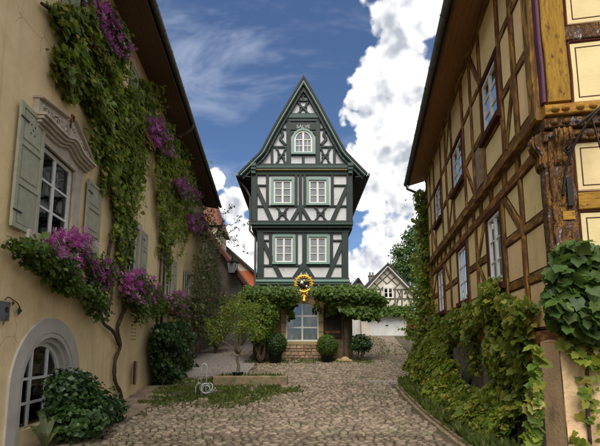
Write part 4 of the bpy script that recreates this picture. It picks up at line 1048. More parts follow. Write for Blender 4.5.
# upper storey timbers
m0, m1 = NU - .05, NU + .035
for x in (254.8, 349): pbeam((x, 177), (x, 223), 6.0, m0, NU + .07)
for x in (267.8, 296.2, 304.6, 332): pbeam((x, 177), (x, 207), 2.8, m0, m1)
pbeam((300.4, 177), (300.4, 223), 3.4, m0, m1 + .004)
pbeam((257, 207.5), (346, 207.5), 1.8, m0, m1 - .006); pbeam((257, 187), (267, 187), 1.6, m0, m1 - .006); pbeam((333, 187), (346, 187), 1.6, m0, m1 - .006)
pbeam((257, 188.5), (272.5, 223), 4.0, m0, m1 + .01); pbeam((346.6, 188.5), (331.5, 223), 4.0, m0, m1 + .01)
pbeam((300.2, 207.5), (291.4, 223), 3.4, m0, m1 + .012); pbeam((300.8, 207.5), (310, 223), 3.4, m0, m1 + .012)
def cross(cx, cy, hw, hh, n0, n1, t=1.9):
    """a curved St Andrew's cross with cusps, the ornament under the windows"""
    c = []
    for sx in (-1, 1):
        for sy in (-1, 1):
            P_ = [(cx, cy), (cx + sx * hw * .42, cy + sy * hh * .30), (cx + sx * hw * .66, cy + sy * hh * .72), (cx + sx * hw, cy + sy * hh)]
            mb = MB()
            for i in range(3): mb.beam(HF, hp(*P_[i]), hp(*P_[i + 1]), t * .052, n0, n1 + i * .002, 1, 0)
            q = hp(cx + sx * hw * .58, cy + sy * hh * .22); mb.poly(HF, [(q[0] + .05 * math.cos(a), q[1] + .05 * math.sin(a)) for a in np.linspace(0, 2 * math.pi, 7)[:-1]], n0, n1 - .003)
            mb.build('curved_brace', 'dark_green_timber', MH)
    q = hp(cx, cy); MB().poly(HF, [(q[0] + .075 * math.cos(a), q[1] + .075 * math.sin(a)) for a in np.linspace(0, 2 * math.pi, 9)[:-1]], n0, n1 + .012).build('boss', 'dark_green_timber', MH)
cross(282.6, 215.2, 5.6, 6.6, m0, m1); cross(320.4, 215.2, 5.6, 6.6, m0, m1)
# casements with teal architraves
for (a, b), (v0, v1), nn in [(x, vlo, NLw) for x in win_lo] + [(x, vup, NU) for x in win_up]:
    t = .11; mb = MB(); mb.fbox(HF, a - t, a, v0 - .05, v1 + t, nn - .1, nn + .075).fbox(HF, b, b + t, v0 - .05, v1 + t, nn - .1, nn + .075).fbox(HF, a, b, v1, v1 + t, nn - .1, nn + .073); mb.build('architrave', 'teal_trim', MH)
    MB().fbox(HF, a - t - .03, b + t + .03, v0 - .10, v0 - .0, nn - .1, nn + .12).build('window_sill', 'teal_trim', MH)
    window(MH, HF, a, b, v0, v1, nn + .01, 2, 3, .085, .035, back='curtain', depth=.2, mid=.10)
# gable: half profile of the verge (pixel, left side), mirrored about x = 303
prof = [(303.6, 75.4), (295, 89.8), (286.4, 104.3), (277, 120), (267.9, 136.6), (261.2, 149.6), (258.4, 153.2), (255, 156.4), (246.8, 164.6), (238, 173.2)]
profr = [(303.6, 75.4), (312.2, 89.8), (320.6, 104.3), (329, 120), (338, 136.6), (345.2, 149.6), (348, 153.2), (351.2, 156.4), (359.2, 164.6), (367.6, 173.2)]
VN = NU + .26
def vp_(x, y): p = at(x, y, HY - VN); return (p[0], p[2])
PL = [vp_(*p) for p in prof]; ax = PL[0][0]; PRr = [vp_(*p) for p in profr]
FULL = PL[::-1] + PRr[1:]
def offs(path, d):
    out = []
    for i, p in enumerate(path):
        a, b = path[max(i - 1, 0)], path[min(i + 1, len(path) - 1)]; e = (b[0] - a[0], b[1] - a[1]); L = math.hypot(*e); nrm = (e[1] / L, -e[0] / L)
        out.append((p[0] + nrm[0] * d, p[1] + nrm[1] * d))
    i = len(path) // 2; out[i] = (path[i][0], path[i][1] - d * 2.2); return out
for a, b, n0_, n1_, m_, nm in ((0, .095, VN - .08, VN + .05, 'roof_dark', 'verge_tile'), (.095, .15, VN - .06, VN + .02, 'moss_green_trim', 'barge_board'), (.15, .18, VN - .06, VN + .045, 'teal_trim', 'barge_moulding'), (.18, .22, VN - .06, VN, 'moss_green_trim', 'barge_board'), (.22, .37, NU - .03, NU + .14, 'dark_green_timber', 'barge_board')):
    MB().strip(HF, offs(FULL, b), offs(FULL, a), n0_, n1_).build(nm, m_, MH)
gp = [p for p in offs(FULL, .34) if p[1] > zu1 - .05]; gp = [(gp[0][0], zu1 - .02)] + gp + [(gp[-1][0], zu1 - .02)]
MB().poly(HF, gp, NU - .12, NU - .05).build('gable_wall', 'white_plaster', MH)
st = MB()
for side in (PL, PRr):                                                   # carved studs along the inner barge board
    for i in range(len(side) - 1):
        for t in (.2, .6):
            u = side[i][0] + (side[i + 1][0] - side[i][0]) * t; v = side[i][1] + (side[i + 1][1] - side[i][1]) * t; sgn = 1 if u < ax else -1
            st.lathe(HF(u + sgn * .285, v - .17, NU + .14), [(.01, -.03), (.03, 0), (.01, .03)], 6)
st.build('stud', 'teal_trim', MH, kind='stuff')
# gable timbers
pbeam((275.5, 166), (275.5, 138), 2.6, m0, m1) if False else None
pbeam((281.5, 119.2), (325, 119.2), 4.2, m0, m1 + .06, 'moss_green_trim'); pbeam((280, 122.6), (326.5, 122.6), 3.0, m0, m1 + .02)
sl = pbeam((286.5, 129.2), (320, 129.2), 7.0, m0, m1 + .008)
text('SALVE', .26, HF, hp(303.2, 129.3)[0], hp(303.2, 129.4)[1], m1 + .011, 'lettering', sl)
for x in (288.8, 317.6): pbeam((x, 124), (x, 166), 4.6, m0, m1 + .004)
for a, b in ((266, 289), (317, 341)): pbeam((a, 148.9), (b, 148.9), 2.0, m0, m1 - .004)
for a, b in ((278.5, 287), (319.5, 328)): pbeam((a, 131.2), (b, 131.2), 1.7, m0, m1 - .004)
pbeam((289, 156.6), (317, 156.6), 1.8, m0, m1 - .004); pbeam((303.2, 157), (303.2, 166), 2.6, m0, m1 - .002)
for s in (-1, 1):
    X = lambda d: 303.2 + s * d
    for i, (p, q) in enumerate((((X(22), 131), (X(20), 137)), ((X(20), 137), (X(23), 141)), ((X(23), 141), (X(17.5), 147)))): pbeam(p, q, 2.4, m0, m1 + .006 + i * .002, name='curved_brace')
    cross(X(21.8), 158, 5.0, 7.8, m0, m1, 1.8)
    pbeam((X(30.9), 149), (X(30.9), 166), 2.6, m0, m1 + .003)
    pbeam((X(10), 133.5), (X(14), 138.5), 2.2, m0, m1 - .008)
cross(303.2, 110.5, 5.2, 5.6, m0, m1, 2.0); pbeam((303.2, 92), (303.2, 104), 2.2, m0, m1); pbeam((292, 103.2), (314.5, 103.2), 2.0, m0, m1 + .004); pbeam((297, 98.6), (309.5, 98.6), 1.5, m0, m1 - .004)
pbeam((286, 117), (321, 117), 2.0, m0, m1 + .03)
# arched attic window
aw0, aw1 = hx(294.2, 145), hx(312.2, 145); ac = (aw0 + aw1) / 2; ar = (aw1 - aw0) / 2; av0 = vz(155); avs = vz(142); ah = vz(133) - avs
def aarch(d): return [(aw1 + d, av0 - d * .4)] + [(ac + (ar + d) * math.cos(t), avs + (ah + d) * math.sin(t)) for t in np.linspace(0, math.pi, 17)] + [(aw0 - d, av0 - d * .4)]
MB().strip(HF, aarch(0), aarch(.10), NU - .05, NU + .075).build('architrave', 'teal_trim', MH); MB().fbox(HF, aw0 - .14, aw1 + .14, av0 - .10, av0, NU - .05, NU + .12).build('window_sill', 'teal_trim', MH)
w_ = MB(); w_.strip(HF, aarch(-.085), aarch(0), NU - .05, NU + .03).fbox(HF, aw0, aw1, av0, av0 + .07, NU - .05, NU + .032).fbox(HF, ac - .045, ac + .045, av0 + .07, avs + ah - .05, NU - .045, NU + .022)
for v in (avs, (av0 + avs) / 2 + .02): w_.fbox(HF, aw0 + .05, aw1 - .05, v - .02, v + .02, NU - .045, NU + .018)
for q in (-.5, .5): w_.fbox(HF, ac + q * ar * .92 - .014, ac + q * ar * .92 + .014, av0 + .05, avs, NU - .045, NU + .014)
wo_ = w_.build('window', 'white_paint', MH)
MB().poly(HF, aarch(-.04), NU - .04, NU - .035).build('curtain', 'curtain', wo_); MB().poly(HF, aarch(-.05), NU - .015, NU - .010).build('pane', 'glass', wo_)
# roof shell and body behind
k = len(FULL); inn = offs(FULL, .09)
mb = MB(); mb.add([HF(*p, VN - .08) for p in FULL] + [HF(*p, -BACK) for p in FULL] + [HF(*p, VN - .08) for p in inn] + [HF(*p, -BACK) for p in inn],
                  [(i, i + 1, k + i + 1, k + i) for i in range(k - 1)] + [(2 * k + i, 3 * k + i, 3 * k + i + 1, 2 * k + i + 1) for i in range(k - 1)] + [(0, k, 3 * k, 2 * k), (k - 1, 3 * k - 1, 4 * k - 1, 2 * k - 1), tuple(range(k, 2 * k))])
mb.build('roof', 'roof_dark', MH)
for x0, x1, z0, z1, mm in ((xl0, xl1, zg, zl0, 'brown_plaster'), (xl0, xl1, zl0, zl1, 'dark_green_timber'), (xu0, xu1, zl1, zu1, 'dark_green_timber')):
    for xx in (x0 + .0, x1 - .2): MB().box(xx, xx + .2, HY + (.31 if mm == 'brown_plaster' else .05), HY + BACK - .1, z0, z1).build('side_wall', mm, MH)
for side, sgn in ((PL, -1), (PRr, 1)):                                     # eave board, gutter and down pipe each side
    e = side[-1]; x = e[0]
    MB().box(min(x, x - sgn * .62), max(x, x - sgn * .62), HY - VN + .1, HY + BACK - .05, e[1] - .16, e[1] - .11).build('soffit_board', 'roof_dark', MH)
    MB().tube([(x + sgn * .07, HY - VN + .0, e[1] - .06), (x + sgn * .07, HY + BACK, e[1] - .06)], .075, 8).build('gutter', 'zinc', MH)
MB().tube([(PL[-1][0] - .02, HY + .1, PL[-1][1] - .15), (PL[-1][0] + .35, HY + .2, PL[-1][1] - .6), (xu0 - .12, HY + .25, PL[-1][1] - 1.0), (xu0 - .12, HY + .25, zl1), (xl0 - .12, HY + .25, zl1 - .4), (xl0 - .12, HY + .25, zg + .4)], .06, 8).build('downpipe', 'zinc', MH)
# --- gilt guild sign above the shop window
GS = thing('hanging_guild_sign', 'gilded wreath sign with a small hanging bell, over the arched shop window', 'sign', HF(*hp(303.5, 285), .17))
gc_ = hp(303.6, 285.2); R_ = .40
def ringp(a, r, n): return HF(gc_[0] + r * math.cos(a), gc_[1] + r * math.sin(a), n)
MB().tube([ringp(a, R_, .42) for a in np.linspace(0, 2 * math.pi, 33)], .075, 8, False).build('ring', 'gold', GS, smooth=True)
mb = MB()
for t in range(34):
    a = t * 2 * math.pi / 34; p = ringp(a, R_ + random.uniform(-.06, .06), .45); d = Vector(ringp(a + .25, R_ + .12 * (1 if t % 2 else -1), .47)) - Vector(p); mb.tube([p, Vector(p) + d * .5, Vector(p) + d], [.012, .04, .006], 5)
mb.build('laurel', 'gold', GS, smooth=True)
for (dx, dz, w0, m_) in ((-.09, .06, .09, 'white_paint'), (.10, .05, .08, 'black_paint'), (0, -.08, .10, 'red_trim'), (.02, .15, .07, 'gold'), (-.12, -.10, .06, 'black_paint'), (.14, -.12, .06, 'white_paint')):
    MB().lathe(HF(gc_[0] + dx, gc_[1] + dz, .42), [(.02, -w0), (w0 * .8, -w0 * .7), (w0, 0), (w0 * .6, w0 * .8), (.02, w0 * 1.2)], 9).build('ornament', m_, GS, smooth=True)
MB().tube([HF(gc_[0], gc_[1] + R_, .0), HF(gc_[0], gc_[1] + R_ + .06, .25), HF(gc_[0], gc_[1] + R_, .42)], .018, 6).build('bracket', 'iron', GS)
MB().lathe(HF(gc_[0] + .02, gc_[1] - .88, .42), [(.13, 0), (.12, .05), (.08, .12), (.07, .22), (.03, .30), (.015, .42), (.015, .5)], 12).build('bell', 'gold', GS, smooth=True)
for s in (-1, 1): MB().tube([HF(gc_[0] + s * .05, gc_[1] - .38, .42), HF(gc_[0] + s * .22, gc_[1] - .55, .43), HF(gc_[0] + s * .10, gc_[1] - .66, .43), HF(gc_[0] + s * .02, gc_[1] - .5, .43)], [.03, .05, .04, .02], 6).build('ribbon', 'gold', GS, smooth=True)

# ================================================================== BUILDINGS BEHIND
# --- garage with timbered gable
GY = 36.0; QF = Frame((0, GY, 0), (1, 0, 0), (0, -1, 0)); gz36 = float(gz(GY))
def qp(x, y): p = at(x, y, GY); return (p[0], p[2])
GA = thing('garage_house', 'small pale garage with a grey timbered gable and wide white door, behind the square', 'garage', (qp(387, 338)[0], GY, gz36))
gl, gr_, gap, geav = qp(361, 300)[0], qp(413, 300)[0], qp(387, 267.5), qp(361, 294)[1]
dX = (qp(369.5, 330)[0], qp(405, 330)[0]); dZ = (gz36 - .05, qp(387, 314.5)[1])
wall_holes(MB(), QF, gl, gr_, gz36 - .5, geav, [(dX[0], dX[1], dZ[0], dZ[1])], -.3, 0).build('wall', 'garage_plaster', GA)
MB().poly(QF, [(gl, geav), (gr_, geav), gap], -.3, 0).build('gable_wall', 'garage_plaster', GA)
for x in (gl, gr_ - .2): MB().box(x, x + .2, GY + .31, GY + 8, gz36 - .5, geav).build('side_wall', 'garage_plaster', GA)
def qb(p, q, wpx, m='grey_timber'): return beamp(QF, qp(*p), qp(*q), wpx * .09, -.05, .03 + random.uniform(0, .008), m, GA, 1, 0)
for y in (298.8, 307, 313): qb((361.5, y), (412.5, y), 1.5)
qb((367, 289.5), (407.5, 289.5), 1.5)
for x in (363, 372.5, 380.5, 395, 402, 411): qb((x, 313), (x, 289.5 if 366 < x < 408 else 298), 1.4)
for a, b in (((397, 289.5), (401, 298)), ((401, 290), (396, 307)), ((406, 291), (411, 306)), ((366, 298), (371, 307)), ((375, 307), (379, 313))): qb(a, b, 1.2)
for a, b in (((379, 277), (393, 289)), ((395, 277), (381, 289)), ((374, 283), (380, 289)), ((400, 283), (394, 289)), ((383.5, 272.5), (398, 286)), ((390.5, 272.5), (376, 286))): qb(a, b, 1.1)
window(GA, QF, qp(383.3, 292)[0], qp(392.7, 292)[0], qp(387, 298.2)[1], qp(387, 287.6)[1], .09, 2, 2, .09, .04, back=None, depth=.08, mid=.14)
ar_ = [(qp(388, 290)[0] + .46 * math.cos(t), qp(388, 287.6)[1] + .28 * math.sin(t)) for t in np.linspace(0, math.pi, 11)]; MB().poly(QF, ar_, 0, .10).build('window_arch', 'white_paint', GA)
MB().fbox(QF, (dX[0] + dX[1]) / 2 - .12, (dX[0] + dX[1]) / 2 + .12, dZ[0] + .95, dZ[0] + 1.02, -.1, -.04).build('handle', 'iron', GA)
gd = MB().fbox(QF, dX[0], dX[1], dZ[0], dZ[1], -.2, -.12).build('garage_door', 'garage_white', GA)
for k in range(4): a = dX[0] + (dX[1] - dX[0]) * k / 4; MB().fbox(QF, a + .02, a + (dX[1] - dX[0]) / 4 - .02, dZ[0] + .06, dZ[1] - .05, -.12, -.10).build('door_panel', 'garage_white', gd)
for s in (-1, 1):
    e = (gap[0] + s * (gr_ - gap[0] + .45), geav - .40); fe = Frame((0, GY, 0), (1, 0, 0), (0, -1, 0))
    b = MB(); b.beam(QF, (gap[0] - s * .0, gap[1] + .1), e, .16, -.1, .42); b.build('verge_board', 'white_paint', GA)
    b = MB(); b.beam(QF, (gap[0], gap[1] + .26), (e[0] + s * .05, e[1] + .16), .14, -8.2, .5); b.build('roof', 'roof_dark', GA)
# low wing to its left with pale doors
WG = thing('garage_wing', 'low pale outbuilding with grey double doors, left of the garage', 'outbuilding', (qp(356, 338)[0], GY + .5, gz36))
WF = Frame((0, GY + .5, 0), (1, 0, 0), (0, -1, 0)); x0, x1 = qp(344, 330)[0], gl - .01
MB().fbox(WF, x0, x1, gz36 - .5, qp(350, 306)[1], -3, 0).build('wall', 'garage_plaster', WG)
for k in range(3): a = x0 + .35 + k * .62; MB().fbox(WF, a, a + .58, gz36, qp(350, 315)[1], 0, .05).build('door', 'garage_white', WG)
MB().fbox(WF, x0 - .2, x1, qp(350, 306)[1], qp(350, 306)[1] + .12, -3.2, .3).build('roof', 'roof_dark', WG)
# --- little gabled house far behind
FY = 48.0; FF = Frame((0, FY, 0), (1, 0, 0), (0, -1, 0)); fp = lambda x, y: (at(x, y, FY)[0], at(x, y, FY)[2])
FH = thing('far_gabled_house', 'small pale gabled house half hidden behind the garage roof', 'house', (fp(358, 300)[0], FY, 2.9))
a, b, c = fp(349, 292), fp(366, 292), fp(358, 279)
MB().poly(FF, [(a[0], 2.5), (b[0], 2.5), b, c, a], -6, 0).build('wall', 'garage_plaster', FH)
for e, s in ((a, -1), (b, 1)): beamp(FF, (c[0], c[1] + .08), (e[0] + s * .3, e[1] - .3), .16, -6.2, .35, 'roof_dark', FH, 1, 0, 'roof')
for p, q in (((353.5, 290), (358, 281)), ((362, 290), (358, 281)), ((351, 290), (365, 290)), ((358, 281), (358, 292))): beamp(FF, fp(*p), fp(*q), .12, 0, .03, 'grey_timber', FH, 1, 0)
CH = MB(); cx_, cz_ = at(372, 283, 39)[0], at(372, 283, 39)[2]; 
CH.box(cx_ - .25, cx_ + .25, 39, 39.5, 5, cz_ + .7).box(cx_ - .3, cx_ + .3, 38.95, 39.55, cz_ + .701, cz_ + .8)
for d in (-.14, .14): CH.lathe((cx_ + d, 39.25, cz_ + .8), [(.09, 0), (.08, .25), (.1, .3)], 8)
CH.build('chimney', 'grey_render', GA)
# --- stone house with lantern, up the lane on the left
SY = 26.0; SF = Frame((0, SY, 0), (1, 0, 0), (0, -1, 0)); spx = lambda x, y: (at(x, y, SY)[0], at(x, y, SY)[2])
SH = thing('lane_house', 'grey rendered house up the lane, beyond the ochre house and below the lantern', 'house', (spx(226, 345)[0], SY, float(gz(SY))))
ce = spx(242, 281); ap = (ce[0] - 3.6, ce[1] + 5.0); le = (ce[0] - 7.2, ce[1])
wall_holes(MB(), SF, le[0], ce[0], 0.5, ce[1], [(spx(214, 320)[0], spx(221, 320)[0], spx(220, 322)[1], spx(220, 303)[1])], -.3, 0).build('wall', 'grey_render', SH)
MB().poly(SF, [le, ce, ap], -.3, 0).build('gable_wall', 'grey_render', SH)
MB().box(ce[0] - .25, ce[0], SY + .31, SY + 8, .5, ce[1]).build('side_wall', 'grey_render', SH)
window(SH, SF, spx(214, 320)[0], spx(221, 320)[0], spx(220, 322)[1], spx(220, 303)[1], -.1, 2, 3, .06, .03)
for e, s in ((le, -1), (ce, 1)): beamp(SF, (ap[0], ap[1] + .12), (e[0] + s * .45, e[1] - .5), .2, -8.2, .5, 'roof_tile', SH, 1, 0, 'roof')
LN = thing('wall_lantern', 'dark metal street lantern with pale glass on a wall bracket', 'lantern', (at(232, 270, 25.2)[0], 25.2, at(232, 270, 25.2)[2]))
lc = np.array(at(232.3, 268, 25.2)); hw = .30
pn = MB()
for i, (s1, s2) in enumerate(((-1, -1), (1, -1), (1, 1), (-1, 1))):
    MB().tube([lc + (s1 * hw * .7, s2 * hw * .7, -.36), lc + (s1 * hw, s2 * hw, .30)], .022, 5).build('corner_bar', 'iron', LN)
    t1, t2 = ((-1, -1), (1, -1), (1, 1), (-1, 1))[(i + 1) % 4]
    q = MB(); q.add([lc + (s1 * hw * .68, s2 * hw * .68, -.34), lc + (t1 * hw * .68, t2 * hw * .68, -.34), lc + (t1 * hw * .97, t2 * hw * .97, .29), lc + (s1 * hw * .97, s2 * hw * .97, .29)], [(0, 1, 2, 3)]); q.build('pane', 'lamp_glass', LN)
MB().lathe(lc + (0, 0, .30), [(hw * 1.55, 0), (hw * 1.5, .04), (hw * .7, .22), (hw * .3, .26), (.05, .36), (.02, .42)], 4).build('lamp_roof', 'iron', LN); MB().lathe(lc + (0, 0, -.46), [(.03, 0), (.08, .03), (hw, .10)], 4).build('lamp_base', 'iron', LN)
MB().tube(smoothpath([lc + (0, 0, .62), lc + (0, .2, .85), lc + (-.1, .5, .8), lc + (-.15, .82, .5)], 6), .03, 6).build('bracket', 'iron', LN, smooth=True)
# --- orange house and red-roofed house further up
OY = 36.0; OF = Frame((0, OY, 0), (1, 0, 0), (0, -1, 0)); op = lambda x, y: (at(x, y, OY)[0], at(x, y, OY)[2])
OH = thing('orange_house', 'orange rendered house with a cream gable and dark verge, up the lane', 'house', (op(240, 335)[0], OY, float(gz(OY))))
e = op(254, 273); apx = (e[0] - 4.4, e[1] + 3.9); l_ = (e[0] - 8.8, e[1])
MB().poly(OF, [(l_[0], 1.5), (e[0], 1.5), (e[0], op(250, 271)[1]), (l_[0], op(250, 271)[1])], -7, 0).build('wall', 'orange_render', OH)
MB().poly(OF, [(l_[0], op(250, 270.9)[1]), (e[0], op(250, 270.9)[1]), e, apx, l_], -6.9, -.02).build('gable_wall', 'cream_render', OH)
for q, s in ((l_, -1), (e, 1)): beamp(OF, (apx[0], apx[1] + .1), (q[0] + s * .5, q[1] - .35), .2, -7.2, .4, 'roof_dark', OH, 1, 0, 'roof')
for x in (241, 247.5): window(OH, OF, op(x, 300)[0], op(x, 300)[0] + .42, op(x, 318)[1], op(x, 306)[1], .05, 1, 2, .06, .03, depth=.04, back=None)
TY = 31.0; TFm = Frame((0, TY, 0), (1, 0, 0), (0, -1, 0)); tp = lambda x, y: (at(x, y, TY)[0], at(x, y, TY)[2])
TH_ = thing('red_roofed_house', 'tall house with a steep red tiled roof peeping over the ochre house eaves', 'house', (tp(205, 330)[0], TY, float(gz(TY))))
r0, r1 = tp(208, 184), tp(221, 226)
MB().fbox(TFm, r1[0] - 5.5, r1[0] - .3, 1.5, r1[1] - .1, -4, 0).build('wall', 'cream_render', TH_)
mb = MB(); mb.add([TFm(r1[0] - 6, r1[1], .3), TFm(r1[0], r1[1], .3), TFm(r1[0], r1[1], -4.3), TFm(r1[0] - 6, r1[1], -4.3), TFm(r0[0] - 2.2, r0[1], -1.2), TFm(r0[0], r0[1], -1.2), TFm(r0[0], r0[1], -2.8), TFm(r0[0] - 2.2, r0[1], -2.8)],
                  [(0, 1, 5, 4), (1, 2, 6, 5), (2, 3, 7, 6), (3, 0, 4, 7), (4, 5, 6, 7), (3, 2, 1, 0)]); mb.build('roof', 'roof_tile', TH_)

# ================================================================== STREET THINGS
# stone trough with the potted tree
TRY = 12.95; tz = float(gz(TRY)); tx0, tx1 = at(213, 385, TRY)[0], at(287, 385, TRY)[0]
TR = thing('stone_trough', 'long low mossy stone trough lying on the grass edge of the cobbles', 'trough', ((tx0 + tx1) / 2, TRY, tz))
mb = MB(); nx = 18; sec = [(-.02, -.08), (-.02, .27), (.02, .31), (.13, .31), (.15, .22), (.52, .22), (.54, .31), (.64, .31), (.68, .27), (.68, -.08)]; k = len(sec)
vs = []
for i in range(nx + 1):
    x = tx0 + (tx1 - tx0) * i / nx
    for (yy_, zz_) in sec: vs.append((x + random.uniform(-.012, .012), TRY + yy_ + random.uniform(-.015, .015) + (x - tx0) * .06, tz + zz_ + random.uniform(-.012, .012)))
mb.add(vs, [(i * k + j, (i + 1) * k + j, (i + 1) * k + j + 1, i * k + j + 1) for i in range(nx) for j in range(k - 1)] + [tuple(range(k)), tuple(range(nx * k + k - 1, nx * k - 1, -1))]); mb.build('trough_body', 'trough_stone', TR)
for x in (tx0 + .07, tx1 - .07): MB().box(x - .06, x + .06, TRY + .1 + (x - tx0) * .06, TRY + .58 + (x - tx0) * .06, tz, tz + .30).build('trough_end', 'trough_stone', TR)
pos = np.stack([RNG.uniform(tx0 + .15, tx1 - .15, 500), RNG.uniform(TRY + .15, TRY + .6, 500), np.full(500, tz + .22)], 1)
leaves('grass', pos, RNG.normal(0, 1, (500, 3)) * (1, 1, .2), .14, 'grass_blade', TR, 'narrow', -1.6, .5)

def branchy(parent, base, targets, r0, m, n=9, amp=.03, name='trunk'):
    for t in targets:
        p = wander(base, t, n, amp); MB().tube(p, list(np.linspace(r0, r0 * .22, n)), 6).build(name, m, parent, smooth=True); name = 'branch'
PT = thing('potted_tree', 'slender young tree with several thin stems in a black pot, on the stone trough', 'tree', at(237.5, 372, TRY + .3))
pb = np.array((at(237.5, 372, TRY + .3)[0], TRY + .36, tz + .24)); MB().lathe(pb, [(.14, 0), (.19, .16), (.20, .17), (.185, .17), (.17, .13)], 14).build('pot', 'pot_dark', PT, smooth=True)
crown = [((pb[0] + dx, pb[1] + dy, tz + .25 + h_), r_) for dx, dy, h_, r_ in ((-.1, 0, 2.1, .5), (.35, .1, 1.85, .42), (-.55, .05, 1.75, .42), (-.75, -.1, 1.35, .33), (.05, -.1, 1.55, .38), (.62, 0, 1.5, .33), (.0, .1, 2.5, .36), (-.35, .1, 2.35, .32), (.45, -.05, 2.3, .28), (-.95, 0, 1.75, .26))]
fork = pb + (.0, 0, .75); MB().tube(wander(pb + (0, 0, .1), fork, 8, .02), list(np.linspace(.055, .04, 8)), 7).build('trunk', 'bark_pale', PT, smooth=True)
branchy(PT, fork, [np.array(c) for c, r_ in crown[:8]], .032, 'bark_pale', 8, .03, 'branch')
P_, N_ = blob_points(crown, 3000, .1); leaves('foliage', P_, N_, .085, 'vine_leaf', PT, 'narrow', .3, 1.0)
# bicycle stand
BS = thing('bicycle_stand', 'galvanised steel bicycle stand with coiled loops, on the grass in front of the trough', 'bicycle stand', at(203, 396, 11.4))
bb = np.array([at(203, 396, 11.4)[0], 11.4, float(gz(11.4)) - .05])
def U(x0, x1, h, yo=0.0, lean=0.0): 
    r = (x1 - x0) / 2; pts = [bb + (x0, yo, 0)] + [bb + (x0 + r - r * math.cos(a) + lean, yo, h - r + r * math.sin(a)) for a in np.linspace(0, math.pi, 9)] + [bb + (x1, yo, 0)]; return pts
MB().tube(U(-.07, .08, .95, 0, .01), .017, 7).build('tall_hoop', 'steel', BS, smooth=True)
MB().tube([bb + (.13 * math.cos(t) - .02 + t * .012, .09 * math.sin(t * .5), .28 + .13 * math.sin(t) + .02 * math.cos(t)) for t in np.linspace(0, 6 * math.pi, 60)], .016, 6).build('coil', 'steel', BS, smooth=True)
MB().tube(U(-.22, -.02, .40, .05), .015, 7).build('low_hoop', 'steel', BS, smooth=True); MB().tube(U(-.02, .20, .36, -.05), .015, 7).build('low_hoop', 'steel', BS, smooth=True)
# rust-brown box at the house corner
RB = thing('wooden_box', 'upright rust brown wooden box against the ochre wall beside the dark ivy', 'box', LF(16.7, float(gz(16.7)), .35))
for k in range(3): MB().fbox(LF, 16.2 + k * .34, 16.2 + k * .34 + .33, float(gz(16.3)) - .05, float(gz(16.3)) + .95, .50, .54).build('plank', 'rust_wood', RB)
MB().fbox(LF, 16.18, 16.22, float(gz(16.3)) - .05, float(gz(16.3)) + .95, .02, .54).build('side_board', 'rust_wood', RB); MB().fbox(LF, 17.22, 17.26, float(gz(16.3)) - .05, float(gz(16.3)) + .95, .02, .54).build('side_board', 'rust_wood', RB); MB().fbox(LF, 16.16, 17.28, float(gz(16.3)) + .95, float(gz(16.3)) + 1.0, .02, .57).build('lid', 'rust_wood', RB)
# clipped box balls in pots
def topiary(x, y, Y, r, label, seed):
    p = np.array(at(x, y, Y)); b = np.array((p[0], Y, float(gz(Y)))); T_ = thing('potted_box_ball', label, 'potted plant', b, 'clipped box balls by the shop window')
    ph = p[2] - b[2] - r * .75
    MB().lathe(b, [(.24, 0), (.30, ph * .9), (.33, ph * .92), (.33, ph), (.28, ph), (.27, ph * .85)], 14).build('pot', 'pot_dark', T_, smooth=True)
    MB().tube([b + (0, 0, .1), p], .05, 6).build('trunk', 'bark', T_)
    N = 5200; d = unit(RNG.normal(0, 1, (N, 3))); rr = r * (.82 + .22 * RNG.random(N) ** .7) * (1 + .05 * np.sin(d[:, 0] * 6 + seed) * np.sin(d[:, 2] * 7)); leaves('foliage', p + d * rr[:, None], d + RNG.normal(0, .45, (N, 3)), .05, 'wisteria_leaf' if seed % 2 else 'shrub_dark', T_, 'simple', 0, 1)
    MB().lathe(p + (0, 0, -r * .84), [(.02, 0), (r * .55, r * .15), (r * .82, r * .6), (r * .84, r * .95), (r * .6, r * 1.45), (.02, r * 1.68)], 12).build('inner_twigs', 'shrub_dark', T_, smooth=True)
topiary(275.5, 344, 18.4, .52, 'dark clipped box ball in a pot, left of the arched shop window', 2)
topiary(327.3, 346, 18.7, .50, 'bright green clipped box ball in a pot, right of the arched shop window', 3)

# ================================================================== PLANTS: left wall
def vine_stems(parent, fn, F, paths, r, m='bark', off=.07):
    for p in paths:
        pts = smoothpath([fn(x, y, off) + RNG.normal(0, .012, 3) for x, y in p], 5); n = len(pts)
        MB().tube(pts, [r * (1 - .55 * i / n) * random.uniform(.85, 1.15) for i in range(n)], 7).build('stem', m, parent, smooth=True)
V1 = thing('climbing_vine', 'tall leafy vine climbing the ochre wall right of the first window', 'vine', on_left(120, 407, .1))
vine_stems(V1, on_left, LF, [[(120, 408), (121, 395), (114, 380), (115, 360), (120, 345), (118, 325), (125, 305), (121, 280), (117, 250), (120, 220), (116, 190), (110, 150), (98, 110), (90, 70), (78, 30)],
                             [(120, 345), (112, 332), (103, 322), (100, 310), (106, 296)], [(118, 325), (126, 300), (128, 270), (133, 240), (130, 200), (138, 150)], [(114, 230), (109, 255), (113, 285), (108, 310)], [(88, 70), (68, 40), (52, 12), (42, 4)]], .05)
def tresses(fn, F, starts, drop, per, spread, n0, n1):
    # hanging shoots: leaves gathered round lines that fall from the mass above
    P = []
    for (x, y) in starts:
        L = random.uniform(*drop); k = int(L * per * random.uniform(.7, 1.2)); t = RNG.random(k) ** .9; ph = random.uniform(0, 6)
        xs = x + 3.0 * np.sin(t * 5 + ph) + t * random.uniform(-3, 5) + RNG.normal(0, spread, k) * (1.05 - .6 * t); ys = y + t * L + RNG.normal(0, 1.0, k)
        o = random.uniform(n0, n1)
        for a, b, tt in zip(xs, ys, t): P.append(np.array(fn(a, b)) + F.n * (o * (1 - .6 * tt) + random.uniform(-.05, .09)))
    P = np.array(P); return P, F.n[None] + np.array([0, 0, .45]) + RNG.normal(0, .6, P.shape)
